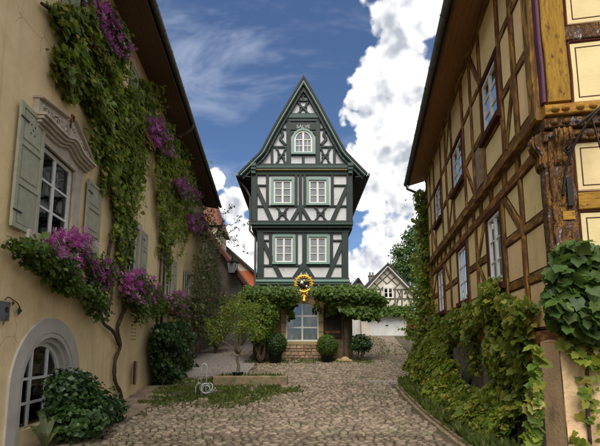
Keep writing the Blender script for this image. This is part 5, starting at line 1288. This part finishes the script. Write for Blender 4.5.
P_, N_ = climb([([(40, 3), (60, 2), (85, 12), (82, 40), (62, 50), (50, 30)], .4), ([(46, 47), (72, 42), (74, 70), (69, 102), (61, 100), (57, 85), (46, 75)], .55),
                [(62, 20), (86, 10), (104, 45), (120, 72), (132, 100), (139, 122), (124, 130), (106, 118), (95, 124), (82, 112), (77, 95), (79, 65), (66, 50)]], on_left, LF, .85, .02, .45, .85)
leaves('foliage', P_, N_, .105, 'vine_leaf', V1, 'ivy', .9, .6)
P_, N_ = tresses(on_left, LF, [(x, 100 + (x - 90) * .45 + random.uniform(-12, 12)) for x in (90, 94, 97, 101, 104, 107, 110, 113, 116, 119, 122, 125, 128, 131, 135, 139, 102, 111, 117, 123, 129)] + [(108, 150), (114, 160), (121, 165), (127, 160), (133, 150), (112, 185), (119, 190), (128, 185)], (40, 90), 2.7, 3.0, .05, .32)
leaves('foliage', P_, N_, .105, 'vine_leaf', V1, 'ivy', 1.0, .5)
V2 = thing('climbing_vine', 'leafy vine hanging over the downpipe, further along the ochre wall', 'vine', on_left(158, 390, .1))
vine_stems(V2, on_left, LF, [[(158, 395), (157, 330), (160, 270), (164, 220), (166, 170), (160, 130)], [(164, 220), (172, 190), (185, 165), (196, 158)]], .045)
P_, N_ = climb([[(148, 120), (160, 124), (172, 140), (196, 157), (190, 170), (176, 180), (164, 178), (154, 160)], ([(137, 78), (146, 82), (156, 108), (150, 114), (139, 100)], .6), ([(186, 156), (206, 160), (204, 166), (188, 168)], .9)], on_left, LF, 1.2, .03, .5, .6)
leaves('foliage', P_, N_, .12, 'vine_leaf', V2, 'ivy', .9, .6)
P_, N_ = tresses(on_left, LF, [(x, 160 + random.uniform(-8, 12)) for x in (154, 158, 161, 164, 167, 170, 173, 177, 181)] + [(158, 205), (164, 215), (170, 205), (176, 195), (162, 235), (182, 190)], (40, 75), 3.1, 2.4, .05, .4)
leaves('foliage', P_, N_, .12, 'vine_leaf', V2, 'ivy', 1.0, .5)
V3 = thing('climbing_rose', 'climbing rose with a few red blooms at the far end of the ochre house', 'rose', on_left(195, 372, .1))
vine_stems(V3, on_left, LF, [[(194, 374), (196, 350), (191, 330), (197, 305), (194, 280), (200, 255)], [(199, 372), (193, 350), (199, 335), (194, 315), (203, 290), (208, 262)], [(191, 374), (190, 345), (195, 325), (189, 300)]], .09, 'bark_pale', .25)
P_, N_ = climb([[(190, 258), (200, 234), (216, 232), (219, 262), (214, 300), (205, 316), (192, 310), (188, 290)], ([(196, 205), (208, 210), (220, 235), (210, 245), (200, 240)], .4), ([(184, 300), (205, 310), (216, 325), (210, 345), (192, 335)], .8)], lambda x, y: on_left(x, y, .3), LF, 1.3, .1, .8, .75)
leaves('foliage', P_, N_, .15, 'olive_leaf', V3, 'simple', .6, .8)
P_, N_ = climb([([(200, 240), (218, 236), (218, 262), (210, 300), (196, 305)], 1.0)], lambda x, y: on_left(x, y, .5), LF, .012, .2, .8, 0); leaves('bloom', P_, N_, .2, 'red_petal', V3, 'petal', 0, 1)
for tgt in ((232, 205), (241, 216), (248, 222), (238, 240), (246, 250)):     # long shoots against the sky
    a, b = np.array(on_left(216, 236, .6)), np.array(at(*tgt, 22)); pth = wander(a, b, 12, .09); MB().tube(pth, list(np.linspace(.02, .006, 12)), 5).build('shoot', 'bark', V3)
    q = np.repeat(pth[2:], 9, 0) + RNG.normal(0, .07, (90, 3)); leaves('foliage', q, RNG.normal(0, 1, q.shape), .09, 'shrub_dark', V3, 'simple', .6, .8)
V4 = thing('wall_ivy', 'dense dark ivy column on the ochre wall around the downpipe foot', 'ivy', on_left(163, 394, .2))
vine_stems(V4, on_left, LF, [[(160, 395), (162, 360), (158, 335)], [(168, 394), (170, 360), (166, 330)]], .04)
P_, N_ = climb([[(147, 332), (156, 322), (172, 322), (181, 338), (180, 388), (152, 394), (148, 365)]], lambda x, y: on_left(x, y, .15), LF, 3.2, .05, .75, .2)
leaves('foliage', P_, N_, .12, 'shrub_dark', V4, 'ivy', .8, .6)

def flower_box(label, u0, u1, v, fol, flo, dens_f=1.0, dens_b=.35, m='purple_petal', off=.28, lsz=.09, bsz=.13):
    T_ = thing('flower_box', label, 'flower box', LF((u0 + u1) / 2, v, .2), 'flower boxes under the windows of the ochre house')
    mb = MB(); mb.fbox(LF, u0, u1, v - .2, v - .18, .10, .32).fbox(LF, u0, u1, v - .18, v, .10, .12).fbox(LF, u0, u1, v - .18, v, .30, .32).fbox(LF, u0, u0 + .02, v - .18, v, .12, .30).fbox(LF, u1 - .02, u1, v - .18, v, .12, .30).build('planter', 'rust_wood', T_)
    MB().fbox(LF, u0 + .02, u1 - .02, v - .18, v - .03, .12, .30).build('potting_soil', 'soil', T_)
    for u in (u0 + .15, u1 - .15): MB().fbox(LF, u - .012, u + .012, v - .22, v - .2, .0, .32).build('bracket', 'iron', T_)
    P_, N_ = climb([fol], lambda x, y: on_left(x, y, off * .5), LF, dens_f, .0, .42, .35); leaves('foliage', P_, N_, lsz, 'wisteria_leaf', T_, 'simple', .6, .8)
    P_, N_ = climb(flo, lambda x, y: on_left(x, y, off), LF, dens_b, .0, .32, .6); leaves('bloom', P_, N_, bsz, m, T_, 'petal', 0, 1)
    return T_
flower_box('purple flowering box with trailing leaves under the first, pedimented window', 6.4, 7.6, 3.18, [(4, 234), (26, 246), (50, 242), (84, 252), (104, 264), (104, 290), (98, 312), (90, 322), (82, 306), (74, 292), (60, 296), (48, 286), (34, 272), (20, 266), (5, 246)],
           [[(40, 238), (60, 226), (80, 236), (86, 250), (70, 262), (44, 258)], [(84, 258), (106, 262), (104, 288), (92, 292), (84, 276)], ([(48, 262), (78, 262), (76, 282), (58, 280)], .5)], 1.15, .27)
flower_box('purple flowering box trailing low beside the vine trunk, under the second window', 10.5, 11.6, 2.95, [(118, 276), (132, 272), (158, 290), (160, 312), (152, 320), (140, 310), (133, 324), (126, 306), (119, 300)], [[(116, 274), (134, 268), (156, 284), (158, 300), (138, 306), (118, 298)]], 1.6, .30, bsz=.14, lsz=.10)
flower_box('box of purple and pink flowers under the third window, right of the downpipe', 14.7, 15.8, 2.95, [(163, 295), (180, 292), (202, 308), (203, 322), (190, 326), (176, 320), (165, 310)], [[(162, 294), (180, 290), (200, 305), (204, 318), (186, 322), (166, 310)]], 1.9, .32, bsz=.16, lsz=.12)
flower_box('purple flower box at the upper left window, near the top of the picture', 7.1, 8.2, 7.72, [(78, 2), (100, 2), (116, 30), (122, 60), (110, 66), (92, 40)], [[(82, 2), (102, 2), (114, 26), (121, 48), (119, 62), (108, 54), (94, 28)]], 1.4, .36, bsz=.14)
flower_box('purple flower box at the upper window below the bent rain pipe', 10.7, 11.7, 7.72, [(140, 112), (158, 116), (172, 146), (170, 160), (154, 150)], [[(142, 116), (156, 118), (166, 140), (171, 156), (160, 154), (147, 132)]], 1.3, .5, bsz=.15)
flower_box('purple flower box at the third upper window, hanging among vine leaves', 14.8, 15.8, 7.72, [(166, 178), (184, 176), (198, 194), (196, 206), (178, 202)], [[(168, 180), (183, 176), (195, 190), (197, 201), (182, 198)]], 1.4, .8, bsz=.15, lsz=.12)
flower_box('purple flower box at the last upper window, nearest the lane', 18.7, 19.7, 7.72, [(184, 214), (202, 212), (209, 230), (202, 240), (188, 232)], [[(185, 215), (200, 213), (207, 228), (201, 237), (188, 230)]], 1.6, 1.0, bsz=.18, lsz=.14)

# evergreen shrub and strap-leaved plant under the arched window
S1 = thing('evergreen_shrub', 'glossy dark evergreen shrub in front of the arched cellar window', 'shrub', (-3.95, 7.3, 0))
bl = [((-3.95, 7.15, .55), (.42, .62, .5)), ((-3.85, 7.7, .42), (.42, .5, .42)), ((-4.0, 6.9, .85), (.3, .35, .32)), ((-3.9, 8.3, .25), (.38, .45, .26)), ((-3.7, 7.0, .3), (.45, .6, .34)), ((-4.05, 7.45, .85), (.28, .3, .28))]
for c, r_ in bl[:4]: MB().tube(wander((-4.0, 7.3, 0), c, 6, .03), [.03, .028, .024, .02, .016, .01], 5).build('stem', 'bark', S1)
P_, N_ = blob_points(bl, 7000, .35); k_ = P_[:, 2] > .0; leaves('foliage', P_[k_], N_[k_], .085, 'shrub_dark', S1, 'simple', -.3, .9)
S2 = thing('strap_leaf_plant', 'low plant with long pale strap leaves at the left end of the shrub', 'plant', (-3.75, 6.15, 0))
for k in range(11):
    a = random.uniform(0, 6.28); L = random.uniform(.5, 1.0); up = random.uniform(.5, 1.0); b0 = np.array((-3.85, 6.25, .02)); vs = []; 
    d = np.array((math.cos(a) * .6, math.sin(a), 0)); s_ = np.array((-d[1], d[0], 0)) / np.linalg.norm(d)
    for i in range(9):
        t = i / 8; c = b0 + d * L * .7 * t + np.array((0, 0, up * L * (t * 1.6 - t * t * 1.1))); wv = .045 * (math.sin(math.pi * min(t * .9 + .12, 1)) + .05); vs += [c - s_ * wv + (0, 0, .012), c + s_ * wv + (0, 0, .012), c]
    mb = MB(); mb.add(vs, [f for i in range(8) for f in ((i * 3, i * 3 + 3, i * 3 + 5, i * 3 + 2), (i * 3 + 2, i * 3 + 5, i * 3 + 4, i * 3 + 1))]); mb.build('leaf', 'olive_leaf', S2, smooth=True)
S3 = thing('thin_wall_creeper', 'single dark drooping shoot beside the grey name plate', 'creeper', on_left(5, 300, .03))
for pth in ([(5, 300), (8, 297), (12, 299), (15, 301), (18, 304), (20, 308)], [(3, 325), (5, 318), (9, 315)]): MB().tube(smoothpath([on_left(x, y, .05) for x, y in pth], 4), .008, 5).build('stem', 'bark', S3)
for x, y in ((13, 300), (19, 306), (6, 317)):
    q = np.array([on_left(x, y, .05)]); leaves('leaf', q, q * 0 + LF.n, .09, 'shrub_dark', S3, 'simple', 1, .1, None)

# ================================================================== PLANTS: middle house
MPL = thing('wisteria', 'wisteria trained over the shop front of the middle house, on two trunks', 'wisteria', (hx(346), HY - .6, float(gz(HY))))
for base, tops in (((346.5, 352), [(346, 312), (360, 306), (335, 300), (372, 308)]), ((261, 352), [(262, 310), (270, 298), (250, 302), (288, 296)])):
    b0 = np.array(at(*base, HY - .7)); b0[2] = float(gz(HY - .7)) - .05; f_ = np.array(at(base[0], 316, HY - .6))
    MB().tube(wander(b0, f_, 9, .03), list(np.linspace(.14, .10, 9)), 8).build('trunk', 'bark', MPL, smooth=True)
    for t in tops: MB().tube(wander(f_, at(*t, HY - .6), 8, .05), list(np.linspace(.07, .025, 8)), 6).build('branch', 'bark', MPL, smooth=True)
PF = Frame((0, HY - .35, 0), (1, 0, 0), (0, -1, 0))
P_, N_ = climb([[(243, 296), (252, 289), (270, 290), (298, 289), (299, 299), (290, 306), (280, 305), (272, 312), (262, 322), (246, 316)], [(311, 290), (330, 288), (350, 287), (368, 292), (382, 302), (381, 314), (368, 320), (352, 318), (338, 312), (324, 301), (312, 297)]], lambda x, y: at(x, y, HY - .35), PF, 4.6, .05, 1.25, .45)
leaves('foliage', P_, N_, .15, 'wisteria_leaf', MPL, 'simple', .7, .7)
P_, N_ = tresses(lambda x, y: at(x, y, HY - .35), PF, [(x, random.uniform(296, 304)) for x in (246, 251, 256, 262, 268, 274, 281, 288, 320, 328, 335, 342, 350, 356, 362, 368, 374, 379)] + [(x, random.uniform(286, 291)) for x in (250, 259, 267, 276, 285, 318, 326, 338, 347, 358)], (9, 20), 8, 2.6, .3, 1.1); leaves('foliage', P_, N_, .14, 'bright_leaf', MPL, 'simple', .9, .6)
def shrub(name, label, cat, base, blobs_, dens, size, m, tm='simple', trunk=None, shell=.35, droop=.4, bark='bark', group=None):
    T_ = thing(name, label, cat, base, group)
    for c, r_ in blobs_[:7]:
        p = wander(base, c, 7, .04); MB().tube(p, list(np.linspace(trunk or .04, .012, 7)), 6).build('stem', bark, T_, smooth=True)
    P_, N_ = blob_points(blobs_, dens, shell); leaves('foliage', P_, N_, size, m, T_, tm, droop, .8); return T_
def pb_(x, y, Y, r): return (tuple(at(x, y, Y)), r)
b0 = at(260, 352, 18.2); b0[2] = float(gz(18.2))
shrub('light_green_shrub', 'loose light green shrub standing left of the potted box ball', 'shrub', b0, [pb_(258, 312, 18.2, .5), pb_(266, 322, 18.1, .5), pb_(252, 322, 18.2, .42), pb_(262, 334, 18.0, .42), pb_(270, 312, 18.3, .4), pb_(249, 310, 18.4, .35), pb_(255, 338, 18.1, .3), pb_(262, 303, 18.4, .35)], 2300, .12, 'bright_leaf', trunk=.06, shell=.1)
b0 = at(361, 352, 19); b0[2] = float(gz(19))
shrub('round_bush', 'dark round bush between the wisteria trunk and the garage yard', 'bush', b0, [pb_(361, 342, 19, (.5, .5, .42)), pb_(357, 345, 18.9, (.35, .35, .3)), pb_(366, 345, 19, (.3, .3, .3))], 4800, .09, 'shrub_dark')
for x, y, s in ((345, 355, .24), (338.5, 356.5, .16), (350, 357, .13)):
    b = np.array(at(x, y, HY - 1.1)); b[2] = float(gz(HY - 1.1)); mb = MB(); mb.lathe(b + (0, 0, -.05), [(s * .8, 0), (s, s * .3), (s * .8, s * .8), (s * .35, s * 1.05), (.02, s * 1.1)], 7)
    tag(mb.build('field_stone', 'sandstone', None), {345: 'largest pale field stone at the foot of the wisteria trunk', 338.5: 'small field stone left of the largest one, by the wisteria trunk', 350: 'smallest field stone right of the wisteria trunk'}[x], 'stone', 'field stones by the wisteria')
# lane side greenery
b0 = np.array(LF(22.0, float(gz(22)), 1.0))
shrub('lane_shrub', 'grey green shrub at the lane mouth in front of the grey house', 'shrub', b0, [(tuple(b0 + (dx, dy, h_)), r_) for dx, dy, h_, r_ in ((0, 0, .9, .6), (.5, .3, 1.4, .5), (.0, .5, 2.0, .55), (.6, .8, 2.3, .45), (.2, .6, 3.0, .5))], 900, .14, 'olive_leaf', shell=.2)
# trees beyond the garage
def tree(label, bx, by, Y, blobs_, dens, size, m, grp):
    b = np.array(at(bx, by, Y)); b[2] = 2.8; T_ = thing('tree', label, 'tree', b, grp)
    f_ = b + (0, 0, 3.2); MB().tube(wander(b, f_, 7, .06), list(np.linspace(.32, .24, 7)), 9).build('trunk', 'bark', T_, smooth=True)
    for c, r_ in blobs_: MB().tube(wander(f_, c, 8, .12), list(np.linspace(.16, .03, 8)), 6).build('limb', 'bark', T_, smooth=True)
    P_, N_ = blob_points(blobs_, dens, .25); leaves('crown', P_, N_, size, m, T_, 'simple', .4, .8); return T_
tree('darker rounded tree rising behind the garage roof', 408, 320, 47, [pb_(404, 262, 47, 1.5), pb_(412, 250, 48, 1.6), pb_(400, 275, 46, 1.3), pb_(416, 272, 46, 1.8), pb_(410, 238, 48, 1.2), pb_(398, 252, 47, 1.0), pb_(396, 268, 46, .9), pb_(418, 232, 48, 1.0)], 420, .24, 'tree_leaf', 'trees behind the garage')
tree('lighter tall tree between the garage and the timbered house', 430, 320, 44, [pb_(428, 250, 44, 1.5), pb_(422, 236, 45, 1.1), pb_(436, 240, 44, 1.5), pb_(424, 275, 43, 1.6), pb_(420, 296, 42, 1.4), pb_(440, 268, 44, 1.8), pb_(432, 226, 45, .9)], 460, .22, 'bright_leaf', 'trees behind the garage')
GI = thing('garage_creeper', 'green creeper hanging in a band over the garage door', 'creeper', (qp(410, 338)[0], GY - .2, gz36))
MB().tube([(qp(411, 338)[0], GY - .12, gz36), (qp(410, 325)[0], GY - .12, gz36 + 1.2), (qp(411, 312)[0], GY - .15, gz36 + 2.4), (qp(380, 311)[0], GY - .15, gz36 + 2.45)], .05, 6).build('stem', 'bark', GI)
P_, N_ = climb([[(362, 309), (380, 307), (412, 306), (416, 318), (404, 315), (366, 315)], ([(408, 318), (418, 318), (418, 340), (410, 338)], .6)], lambda x, y: at(x, y, GY - .05), QF, 4.5, .02, .5, .4); leaves('foliage', P_, N_, .2, 'wisteria_leaf', GI, 'simple', .7, .7)
FB = thing('red_flowers', 'small patch of dark red flowers beside the garage door', 'flowers', (qp(412, 338)[0], GY - .5, gz36))
P_, N_ = blob_points([((qp(412, 330)[0], GY - .5, gz36 + .75), (.5, .3, .25)), ((qp(409, 334)[0], GY - .5, gz36 + .3), (.4, .3, .3))], 900, .3); leaves('foliage', P_, N_, .14, 'shrub_dark', FB, 'simple'); leaves('bloom', P_[:60], N_[:60], .16, 'red_petal', FB, 'petal', 0, 1)
MB().tube([(qp(411, 338)[0], GY - .5, gz36 - .05), (qp(411, 338)[0], GY - .5, gz36 + .7)], .03, 5).build('stem', 'bark', FB)

# ================================================================== PLANTS: right wall
IV = thing('ivy_bank', 'long bank of yellow green ivy climbing along the plinth of the timbered house', 'ivy', RF(9.5, 0, .5))
N = 13500                                                              # the thicket at the foot
u = RNG.uniform(6.6, 16.4, N); hgt = .58 + .16 * np.sin(u * 1.9) + .12 * np.sin(u * 4.1 + 1) + 1.0 / (1 + np.exp(-(u - 11.6) * 2.2)); t = RNG.random(N) ** .8; zz = t * hgt
dep = (1.1 - .14 * np.sin(u * 2.2) - .25 * (u < 8.5)) * (1 - .75 * t ** 1.3) * (.35 + .65 * RNG.random(N) ** .45) + .05
gapk = (np.sin(u * 2.3 + 1.0) * np.sin(u * .9 + zz * 1.8) < .82)
Pq = np.array([RF(a, float(gz(a)) + b, c) for a, b, c in zip(u, zz, dep)])[gapk]; Nq = RF.n[None] * .9 + np.array([0, 0, .8]) + RNG.normal(0, .5, Pq.shape)
leaves('foliage', Pq, Nq, .125, 'ivy_leaf', IV, 'ivy', .7, .6)
polys = [[(424, 318), (432, 312), (448, 318), (470, 304), (488, 298), (502, 284), (512, 296), (524, 303), (524, 318), (508, 318), (490, 322), (474, 330), (452, 342), (430, 345)],
         ([(492, 280), (500, 276), (506, 296), (512, 330), (516, 372), (518, 410), (506, 410), (502, 370), (499, 330)], .75), ([(474, 318), (484, 318), (480, 345), (484, 375), (474, 372), (470, 345)], .6),
         ([(424, 300), (436, 300), (440, 330), (436, 372), (418, 372), (416, 340)], 1.4), ([(518, 300), (540, 300), (536, 340), (528, 410), (512, 410), (518, 350)], .35), ([(440, 330), (462, 328), (456, 350), (446, 356)], .6)]
P_, N_ = climb(polys, lambda x, y: on_right(x, y, .03), RF, 1.0, .02, .32, .75); leaves('foliage', P_, N_, .115, 'ivy_leaf', IV, 'ivy', .9, .5)
vine_stems(IV, on_right, RF, [[(500, 420), (498, 370), (504, 330), (500, 290), (497, 278)], [(470, 385), (474, 345), (478, 320), (500, 300)], [(505, 318), (470, 322), (440, 335), (428, 345)], [(520, 440), (516, 400), (522, 350), (530, 310)], [(430, 372), (428, 330), (430, 300)]], .03, 'bark', .06)
IE = thing('end_ivy', 'tall ivy curtain on the far end of the timbered house, up to the gutter', 'ivy', RF(R1 + .1, float(gz(16)), .1))
EF = Frame(RF(R1 + .05, 0, 0), RF.n, RF.u); vs = []
MB().tube(wander(RF(R1 + .12, 1.0, .1), RF(R1 + .12, 7.6, .1), 14, .05), list(np.linspace(.07, .02, 14)), 6).build('stem', 'bark', IE)
N = 3600; zz = RNG.uniform(.9, 7.9, N); nn = RNG.normal(0, 1, N) * (.16 + .22 * np.exp(-((zz - 2.6) / 1.6) ** 2) + .10 * np.sin(zz * 2.2) ** 2) + .12; uu = R1 + RNG.uniform(-.25, .7, N)
Pq = np.array([RF(a, b, c) for a, b, c in zip(uu, zz, np.abs(nn) + np.where(uu < R1 + .02, .1, -.05))]); leaves('foliage', Pq, RF.n[None] + RNG.normal(0, .6, Pq.shape) + (0, -.6, .4), .13, 'ivy_leaf', IE, 'ivy', .8, .6)
# broad-leaved ivy on the near corner: the big leaves are single pieces
IC = thing('corner_ivy', 'broad dark leaved ivy hanging over the near corner of the timbered house', 'ivy', GF(.4, 0, .2))
vine_stems(IC, on_gable, GF, [[(575, 352), (570, 335), (566, 310), (560, 280), (556, 255)], [(590, 445), (586, 390), (590, 350), (584, 310), (590, 270), (600, 250)], [(566, 345), (580, 352), (600, 350)]], .022, 'bark', .2)
cp = [([(553, 250), (562, 246), (580, 248), (602, 252), (606, 345), (585, 342), (572, 332), (556, 330), (545, 318), (542, 298), (546, 275)], 1.0)]
P_, N_ = climb(cp, lambda x, y: on_gable(x, y, .10), GF, .30, .0, .34, .45); leaves('foliage', P_, N_, .11, 'ivy_dark', IC, 'ivy', 1.0, .6)
P_, N_ = climb([([(560, 340), (600, 340), (604, 362), (598, 380), (588, 362), (579, 378), (572, 360)], .14), ([(576, 372), (604, 365), (606, 446), (570, 446)], .035), ([(531, 345), (538, 345), (536, 446), (525, 446)], .4)], lambda x, y: on_gable(x, y, .17), GF, .5, .02, .25, .3); leaves('foliage', P_, N_, .105, 'ivy_leaf', IC, 'ivy', .9, .5)
V_, T__ = TM['ivy']; lm = []
for k in range(4):
    W = V_ * (1, 1, 1) + RNG.normal(0, .035, V_.shape) * (1, 1, .8); me = np_mesh('leaf', W, T__); a = me.attributes.new('rnd', 'FLOAT', 'POINT'); a.data.foreach_set('value', np.full(len(W), k * .23, np.float32)); me.polygons.foreach_set('use_smooth', np.ones(len(T__), bool)); me.materials.append(M['ivy_dark']); lm.append(me)
P_, N_ = climb(cp, lambda x, y: on_gable(x, y, .16), GF, .05, .04, .42, .2); N_ = N_ + RNG.normal(0, .35, N_.shape); s_, t_, n_ = leaf_axes(N_, 1.0, .6)
for i in range(min(len(P_), 260)):
    o = bpy.data.objects.new('leaf', lm[i % 4]); col.objects.link(o); o.parent = IC; sc_ = random.uniform(.11, .19)
    m_ = Matrix((Vector(s_[i]) * sc_, Vector(t_[i]) * sc_, Vector(n_[i]) * sc_)).transposed().to_4x4(); m_.translation = Vector(P_[i] - np.array(PO[IC.name])); o.matrix_local = m_
# loose growth on the verge by the kerb
VG = thing('verge_weeds', 'rough grass and weeds along the stone channel below the ivy bank', 'weeds', (3.2, 9, 0)); VG['kind'] = 'stuff'
N = 5200; yv = RNG.uniform(5.8, 17, N); xv = np.array([gut(q) for q in yv]) + .26 + np.abs(RNG.normal(0, .3, N)); Pq = np.stack([xv, yv, gz(yv) - .03], 1); leaves('grass', Pq, RNG.normal(0, 1, Pq.shape) * (1, 1, .2), .17, 'grass_blade', VG, 'narrow', -1.4, .6)
# grass in front of the ochre house and round the trough, tufts in the joints
GR = thing('grass', 'short rough grass between the ochre house and the stone trough', 'grass', (-2.5, 11.8, 0)); GR['kind'] = 'stuff'
def grass(n, xf, y0, y1, size, keep=None):
    yv = RNG.uniform(y0, y1, n); xv = xf(yv, n); k_ = (np.sin(xv * 3.1 + yv * 2.3) * np.sin(xv * 1.7 - yv * 2.9) + RNG.normal(0, .3, n)) > -.25; xv, yv = xv[k_], yv[k_]
    Pq = np.stack([xv, yv, gz(yv) - .035], 1); leaves('blades', Pq, RNG.normal(0, 1, Pq.shape) * (1, 1, .25), size, 'grass_blade', GR, 'narrow', -1.2, .7)
N = 30000; xv = RNG.uniform(-5, .2, N); yv = RNG.uniform(10.2, 14.8, N); pk = np.array([patch(a, b) for a, b in zip(xv, yv)]) + RNG.normal(0, .22, N); k_ = (pk < 1.12) & (np.sin(xv * 2.3 + yv * 1.9) * np.sin(xv * 3.7 - yv * 2.2) + RNG.normal(0, .35, N) > -.30) & (xv > -AL + KL * yv + .5)
Pq = np.stack([xv[k_], yv[k_], gz(yv[k_]) - .035], 1); leaves('blades', Pq, RNG.normal(0, 1, Pq.shape) * (1, 1, .25), .10, 'grass_blade', GR, 'narrow', -1.0, .8)
grass(2600, lambda y_, n: RNG.uniform(-4.2, -1.6, n), 9.9, 10.9, .08)
grass(3500, lambda y_, n: RNG.uniform(-2.6, 3.4, n), 18.2, 19.4, .10)
grass(2500, lambda y_, n: RNG.uniform(3.0, 6.5, n), 21, 34, .12)
JG = thing('joint_moss', 'moss and tiny grass tufts growing in the cobble joints', 'moss', (0, 10, 0)); JG['kind'] = 'stuff'
N = 15000; yv = 6 + 13 * RNG.random(N) ** 1.3; xv = RNG.uniform(-3.6, 3.0, N); k_ = (np.sin(xv * 1.3 + 2) * np.sin(yv * .8 + xv * .6) + .35 * np.abs(xv) - .55 + RNG.normal(0, .35, N)) > .25
Pq = np.stack([xv[k_], yv[k_], gz(yv[k_]) - .035], 1); leaves('blades', Pq, RNG.normal(0, 1, Pq.shape) * (1, 1, .3), .055, 'grass_blade', JG, 'narrow', -1.0, .8)
# overhead wire
OW = MB(); wa, wb = np.array(at(349, 274, 22)), np.array(at(366, 277, 36)); OW.tube([wa + (wb - wa) * t + (0, 0, -.35 * math.sin(math.pi * t)) for t in np.linspace(0, 1, 12)], .012, 4)
tag(OW.build('overhead_wire', 'iron', None), 'thin dark wire strung from the middle house towards the garage roof', 'wire')
